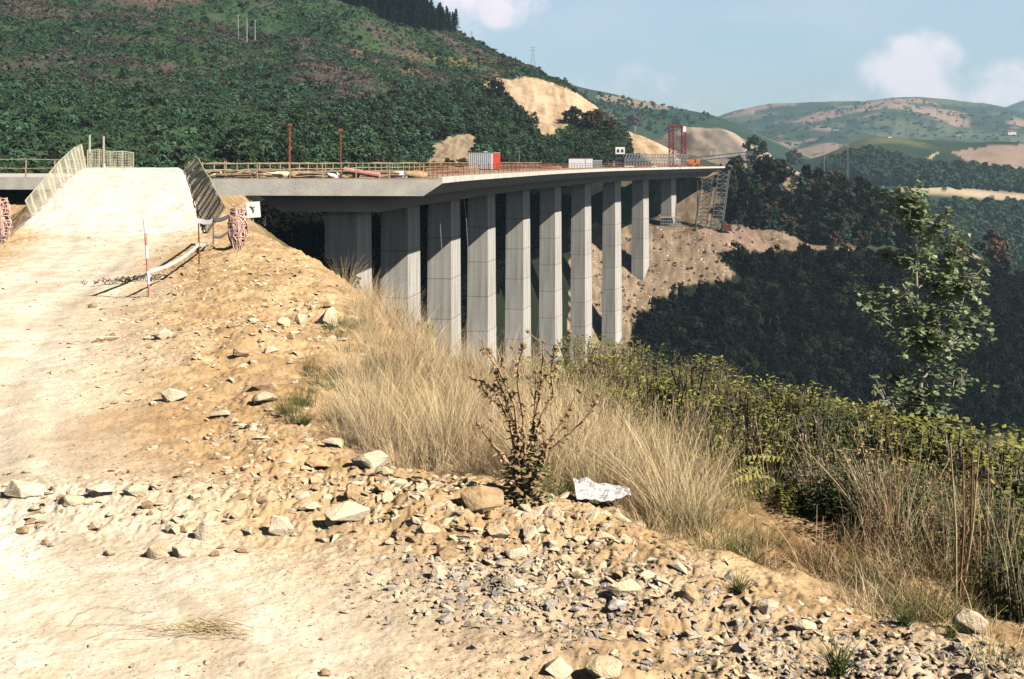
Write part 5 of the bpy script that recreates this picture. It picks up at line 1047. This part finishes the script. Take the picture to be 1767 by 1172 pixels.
# dark wood of the right-hand valley side
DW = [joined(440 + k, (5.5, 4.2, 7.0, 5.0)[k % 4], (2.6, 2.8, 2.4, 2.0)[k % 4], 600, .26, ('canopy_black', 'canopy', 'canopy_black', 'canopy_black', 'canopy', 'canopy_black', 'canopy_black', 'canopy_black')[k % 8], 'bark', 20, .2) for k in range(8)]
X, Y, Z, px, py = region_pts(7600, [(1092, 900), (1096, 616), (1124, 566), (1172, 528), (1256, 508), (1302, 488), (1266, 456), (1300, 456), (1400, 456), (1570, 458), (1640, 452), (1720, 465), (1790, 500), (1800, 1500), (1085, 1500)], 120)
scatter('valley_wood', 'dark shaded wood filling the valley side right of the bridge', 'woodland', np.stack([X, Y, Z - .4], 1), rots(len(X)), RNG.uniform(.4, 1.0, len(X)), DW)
KW = DW[:3] + [joined(520 + k, 4.5, 2.2, 420, .24, ('canopy_mid', 'canopy_dry', 'canopy', 'fern')[k % 4], 'bark', 16, .15) for k in range(5)]
X, Y, Z, px, py = region_pts(850, [(1255, 330), (1262, 388), (1340, 398), (1400, 422), (1570, 430), (1640, 425), (1600, 400), (1540, 345), (1440, 306), (1390, 300), (1380, 345), (1300, 350), (1290, 320)], 200)
scatter('knoll_wood', 'dark wood covering the knoll above the contour path', 'woodland', np.stack([X, Y, Z - .4], 1), rots(len(X)), RNG.uniform(.35, .85, len(X)), KW)
X, Y, Z, px, py = region_pts(2600, [(425, 300), (1010, 312), (1010, 350), (770, 590), (620, 590), (425, 420)], 86)
k = (Z < -7) & ((sdist(X, Y, B_LINE) > 3)); X, Y, Z = X[k], Y[k], Z[k]
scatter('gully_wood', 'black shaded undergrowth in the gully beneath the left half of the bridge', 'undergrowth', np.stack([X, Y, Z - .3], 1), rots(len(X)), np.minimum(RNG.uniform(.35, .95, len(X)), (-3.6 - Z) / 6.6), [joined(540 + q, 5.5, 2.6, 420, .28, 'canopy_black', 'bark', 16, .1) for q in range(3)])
BR = [joined(460 + k, 2.2, 1.3, 180, .2, ('canopy_dry', 'canopy_mid', 'heather')[k % 3], 'bark', 9, .1) for k in range(5)]
X, Y, Z, px, py = region_pts(420, [(1200, 296), (1300, 290), (1400, 305), (1600, 400), (1700, 440), (1770, 480), (1600, 430), (1400, 345), (1260, 345)], 200)
scatter('rough_scrub', 'brown and green rough scrub over the bare parts of the knoll', 'scrub', np.stack([X, Y, Z - .2], 1), rots(len(X)), RNG.uniform(.4, 1.1, len(X)), BR)
LD = [(1000, 420), (1080, 395), (1280, 395), (1380, 420), (1290, 430), (1240, 440), (1270, 476), (1130, 515), (1090, 560), (1030, 560)]
X, Y, Z, px, py = region_pts(170, LD, 200); scatter('terrace_scrub', 'sparse low scrub and weeds dotted over the bare brown slope at the far bank', 'scrub', np.stack([X, Y, Z - .15], 1), rots(len(X)), RNG.uniform(.08, .38, len(X)), BR)
X, Y, Z, px, py = region_pts(900, LD, 200); scatter('slope_rubble', 'brown boulders and rubble littering the bare slope at the far bank', 'rubble', np.stack([X, Y, Z], 1), rots(len(X), .5), RNG.uniform(.25, 1.1, len(X)) * .8, [hull_mesh('slope_stone', 560 + q, 9, .7, ('rock', 'rock_brown', 'rock_grey')[q % 3]) for q in range(5)])
# far woods
FW = [joined(480 + k, 11, 6, 150, 1.3, 'canopy_mid', 'bark', 12, .1) for k in range(3)]
X, Y, Z, px, py = region_pts(1500, [(1560, 350), (1800, 362), (1800, 520), (1700, 520), (1600, 440)], 430)
X2, Y2, Z2, px, py = region_pts(900, [(1420, 285), (1500, 262), (1580, 285), (1690, 292), (1800, 310), (1800, 334), (1540, 322), (1440, 310)], 560)
scatter('far_forest', 'blue hazy forest on the slope across the right-hand valley', 'forest', np.stack([np.r_[X, X2], np.r_[Y, Y2], np.r_[Z, Z2] - 1], 1), rots(len(X) + len(X2)), RNG.uniform(.35, .8, len(X) + len(X2)), FW)
X, Y, Z, px, py = region_pts(420, [(1260, 210), (1400, 185), (1550, 172), (1767, 195), (1767, 250), (1500, 235), (1300, 262)], 1300)
scatter('distant_trees', 'tiny hazy trees and hedges over the most distant hills', 'trees', np.stack([X, Y, Z - 1], 1), rots(len(X)), np.stack([RNG.uniform(.25, 1.3, len(X)), RNG.uniform(.2, .6, len(X)), RNG.uniform(.12, .45, len(X))], 1), FW)
X, Y, Z, px, py = region_pts(260, [(1000, 155), (1120, 175), (1245, 203), (1200, 215), (1130, 232), (1040, 200)], 700)
scatter('ridge_trees', 'hazy bushes on the teal ridge behind the red tower', 'trees', np.stack([X, Y, Z - .6], 1), rots(len(X)), RNG.uniform(.12, .4, len(X)), FW)

# single trees one can pick out
def tree(px, pyb, htpx, wpx, Yd, leaf, bark, lb, seed, grp=None, n=900, sub=0, name='tree', z0f=.28, ls=None):
    p = hit(px, pyb, False, Yd) or P(px, pyb, Yd * 1.1); sc = p.y / F; h = htpx * sc; rx = wpx * sc / 2; tr, cr = tree_mesh(seed, h, rx, n, ls or max(.14, rx * .095), 20, z0f)
    c = empty(name, (p.x, p.y, h1(p.x, p.y)), lb, 'tree', grp); tr.obj('trunk', bark, c); link('crown', cr.mesh('crown', leaf), c)
for a in ((893, 232, 52, 24, 240, 'canopy_mid', 'bark', 'slim green tree at the left edge of the large sand cut', 501), (921, 240, 48, 26, 240, 'canopy_mid', 'bark', 'rounder green tree in front of the large sand cut, right of the slim one', 502),
          (856, 172, 34, 36, 240, 'canopy', 'bark', 'dark bush at the upper left corner of the large sand cut', 503), (990, 216, 30, 36, 240, 'canopy', 'bark', 'dark bushy tree at the lower end of the large sand cut', 504),
          (1024, 222, 32, 44, 250, 'canopy_dry', 'bark_pale', 'brown broad tree on the spur left of the tall one', 505), (1096, 228, 38, 30, 270, 'canopy_dry', 'bark_pale', 'tall brown bare-stemmed tree on the spur left of the red tower', 506),
          (1052, 226, 28, 24, 260, 'canopy_dry', 'bark_pale', 'thin brown tree in the middle of the spur group', 507), (1302, 285, 52, 44, 250, 'canopy', 'bark', 'dark round tree at the far end of the launching girder', 508), (1372, 292, 34, 34, 250, 'canopy_dry', 'bark', 'reddish brown small tree on the skyline of the knoll', 509),
          (1320, 306, 36, 50, 240, 'canopy', 'bark', 'dark low tree below the round tree on the knoll', 510), (1340, 318, 40, 60, 240, 'canopy', 'bark', 'wide dark tree on the knoll right of the launching girder', 511), (1425, 302, 30, 20, 250, 'canopy_mid', 'bark', 'small green pointed tree on the knoll skyline', 512),
          (1270, 330, 60, 50, 230, 'canopy', 'bark', 'dark tree right beside the taller scaffold tower', 513), (1290, 378, 70, 60, 230, 'canopy', 'bark', 'dark tree below and right of the scaffold towers', 514), (1710, 470, 74, 56, 230, 'canopy_dry', 'bark', 'brown feathery tree on the knoll edge at the far right', 515),
          (1052, 606, 38, 56, 60, 'canopy', 'bark', 'dark bush hiding the foot of the tallest pier', 516)):
    if a[8] == 516: continue
    tree(*a)
# bush at the rim that hides the pier feet
for (px, Yv, hh, wpx, lb, sd_) in ((1040, 24, 1.9, 62, 'dark green bush at the rim hiding the foot of the rightmost tall pier', 517), (730, 25.5, 1.2, 44, 'small green bush at the rim between the two left piers', 518), (960, 25, 1.3, 40, 'small dark bush at the rim below the middle piers', 519)):
    X = (px - CX) / F * Yv; c = empty('bush', (X, Yv, h1(X, Yv)), lb, 'bush'); hh += 0; top = (HY - {1040: 592, 730: 552, 960: 585}[px]) / F * Yv - h1(X, Yv); tr, cr = tree_mesh(sd_, max(.5, top), wpx / F * Yv / 2, 900, .045, 20, .1); tr.obj('stem', 'bark', c); link('foliage', cr.mesh('foliage', 'leaf_green'), c)

# ------------------------------------------------------------------ poles and pylons
for k, (px, pyt, pyb, lb) in enumerate(((411, 25, 66, 'leftmost of three bare grey poles on the big hill'), (426, 30, 74, 'middle one of three bare grey poles on the big hill'), (440, 34, 72, 'rightmost of three bare grey poles on the big hill'))):
    p = hit(px, pyb, False, 200); c = empty('utility_pole', p, lb, 'utility pole', 'three poles on the big hill'); h = (pyb - pyt) / F * p.y; MB().tube([(0, 0, -.5), (0, 0, h)], [.2, .13], 6).obj('shaft', 'grey_steel', c); MB().box((0, 0, h - .3), 1.0, .12, .12).obj('cross_arm', 'grey_steel', c)
for (px, pyt, pyb, Yd, lb) in ((814, 54, 72, 466, 'small pylon on the skyline beside the conifer plantation'), (919, 80, 118, 436, 'taller pylon on the skyline further down the hill')):
    X = (px - CX) / F * Yd; z = h1(X, Yd); h = (HY - pyt) / F * Yd - z; c = empty('power_pylon', (X, Yd, z), lb, 'pylon', 'pylons on the skyline'); b = MB(); w = h * .13
    for k in range(6):
        a0, a1 = w * (1 - k / 6.6), w * (1 - (k + 1) / 6.6); z0, z1 = h * k / 6, h * (k + 1) / 6
        for sx, sy in ((-1, -1), (1, -1), (1, 1), (-1, 1)):
            b.bar((sx * a0, sy * a0, z0), (sx * a1, sy * a1, z1), .06); b.bar((sx * a0, sy * a0, z0), (-sx * a1, sy * a1, z1), .035)
    b.obj('lattice_mast', 'grey_steel', c)
    for zz in (.95, .8): MB().box((0, 0, h * zz), h * .32, .12, .12).obj('cross_arm', 'grey_steel', c)
# far farmhouses
for k, (px, py, w, lb) in enumerate(((1745, 232, 14, 'white farmhouse on the distant hillside near the right edge'), (1653, 236, 7, 'tiny white farmhouse on the distant hillside left of the larger one'), (1535, 238, 6, 'tiny pale farmhouse on the distant slope above the field'))):
    p = hit(px, py, False, 800)
    if p is None: continue
    s_ = w * p.y / F; c = empty('farmhouse', p, lb, 'farmhouse', 'far farmhouses'); MB().box((0, 0, s_ * .15), s_, s_ * .5, s_ * .4).obj('wall', 'white', c)
    b = MB(); b.prism([(-s_ * .53, -s_ * .3, s_ * .351), (-s_ * .53, s_ * .3, s_ * .351), (-s_ * .53, 0, s_ * .52)], (s_ * 1.06, 0, 0)); b.obj('roof', 'rust', c)
    for x in (-.25, .25): MB().box((x * s_, -s_ * .255, s_ * .18), s_ * .1, s_ * .02, s_ * .12).obj('window', 'dark_steel', c)
# small valley lighting masts
for k, (px, Yd) in enumerate(((1422, 560), (1463, 560))):
    X = (px - CX) / F * Yd; z = h1(X, Yd); top = (HY - 250) / F * Yd; c = empty('valley_pole', (X, Yd, z), ('left' if k == 0 else 'right') + ' one of two thin poles in the hazy gap beyond the knoll', 'utility pole', 'thin poles beyond the knoll'); MB().tube([(0, 0, -.5), (0, 0, top - z)], .16, 5).obj('shaft', 'grey_steel', c); MB().box((0, 0, top - z - .8), 2.2, .2, .2).obj('cross_arm', 'grey_steel', c)
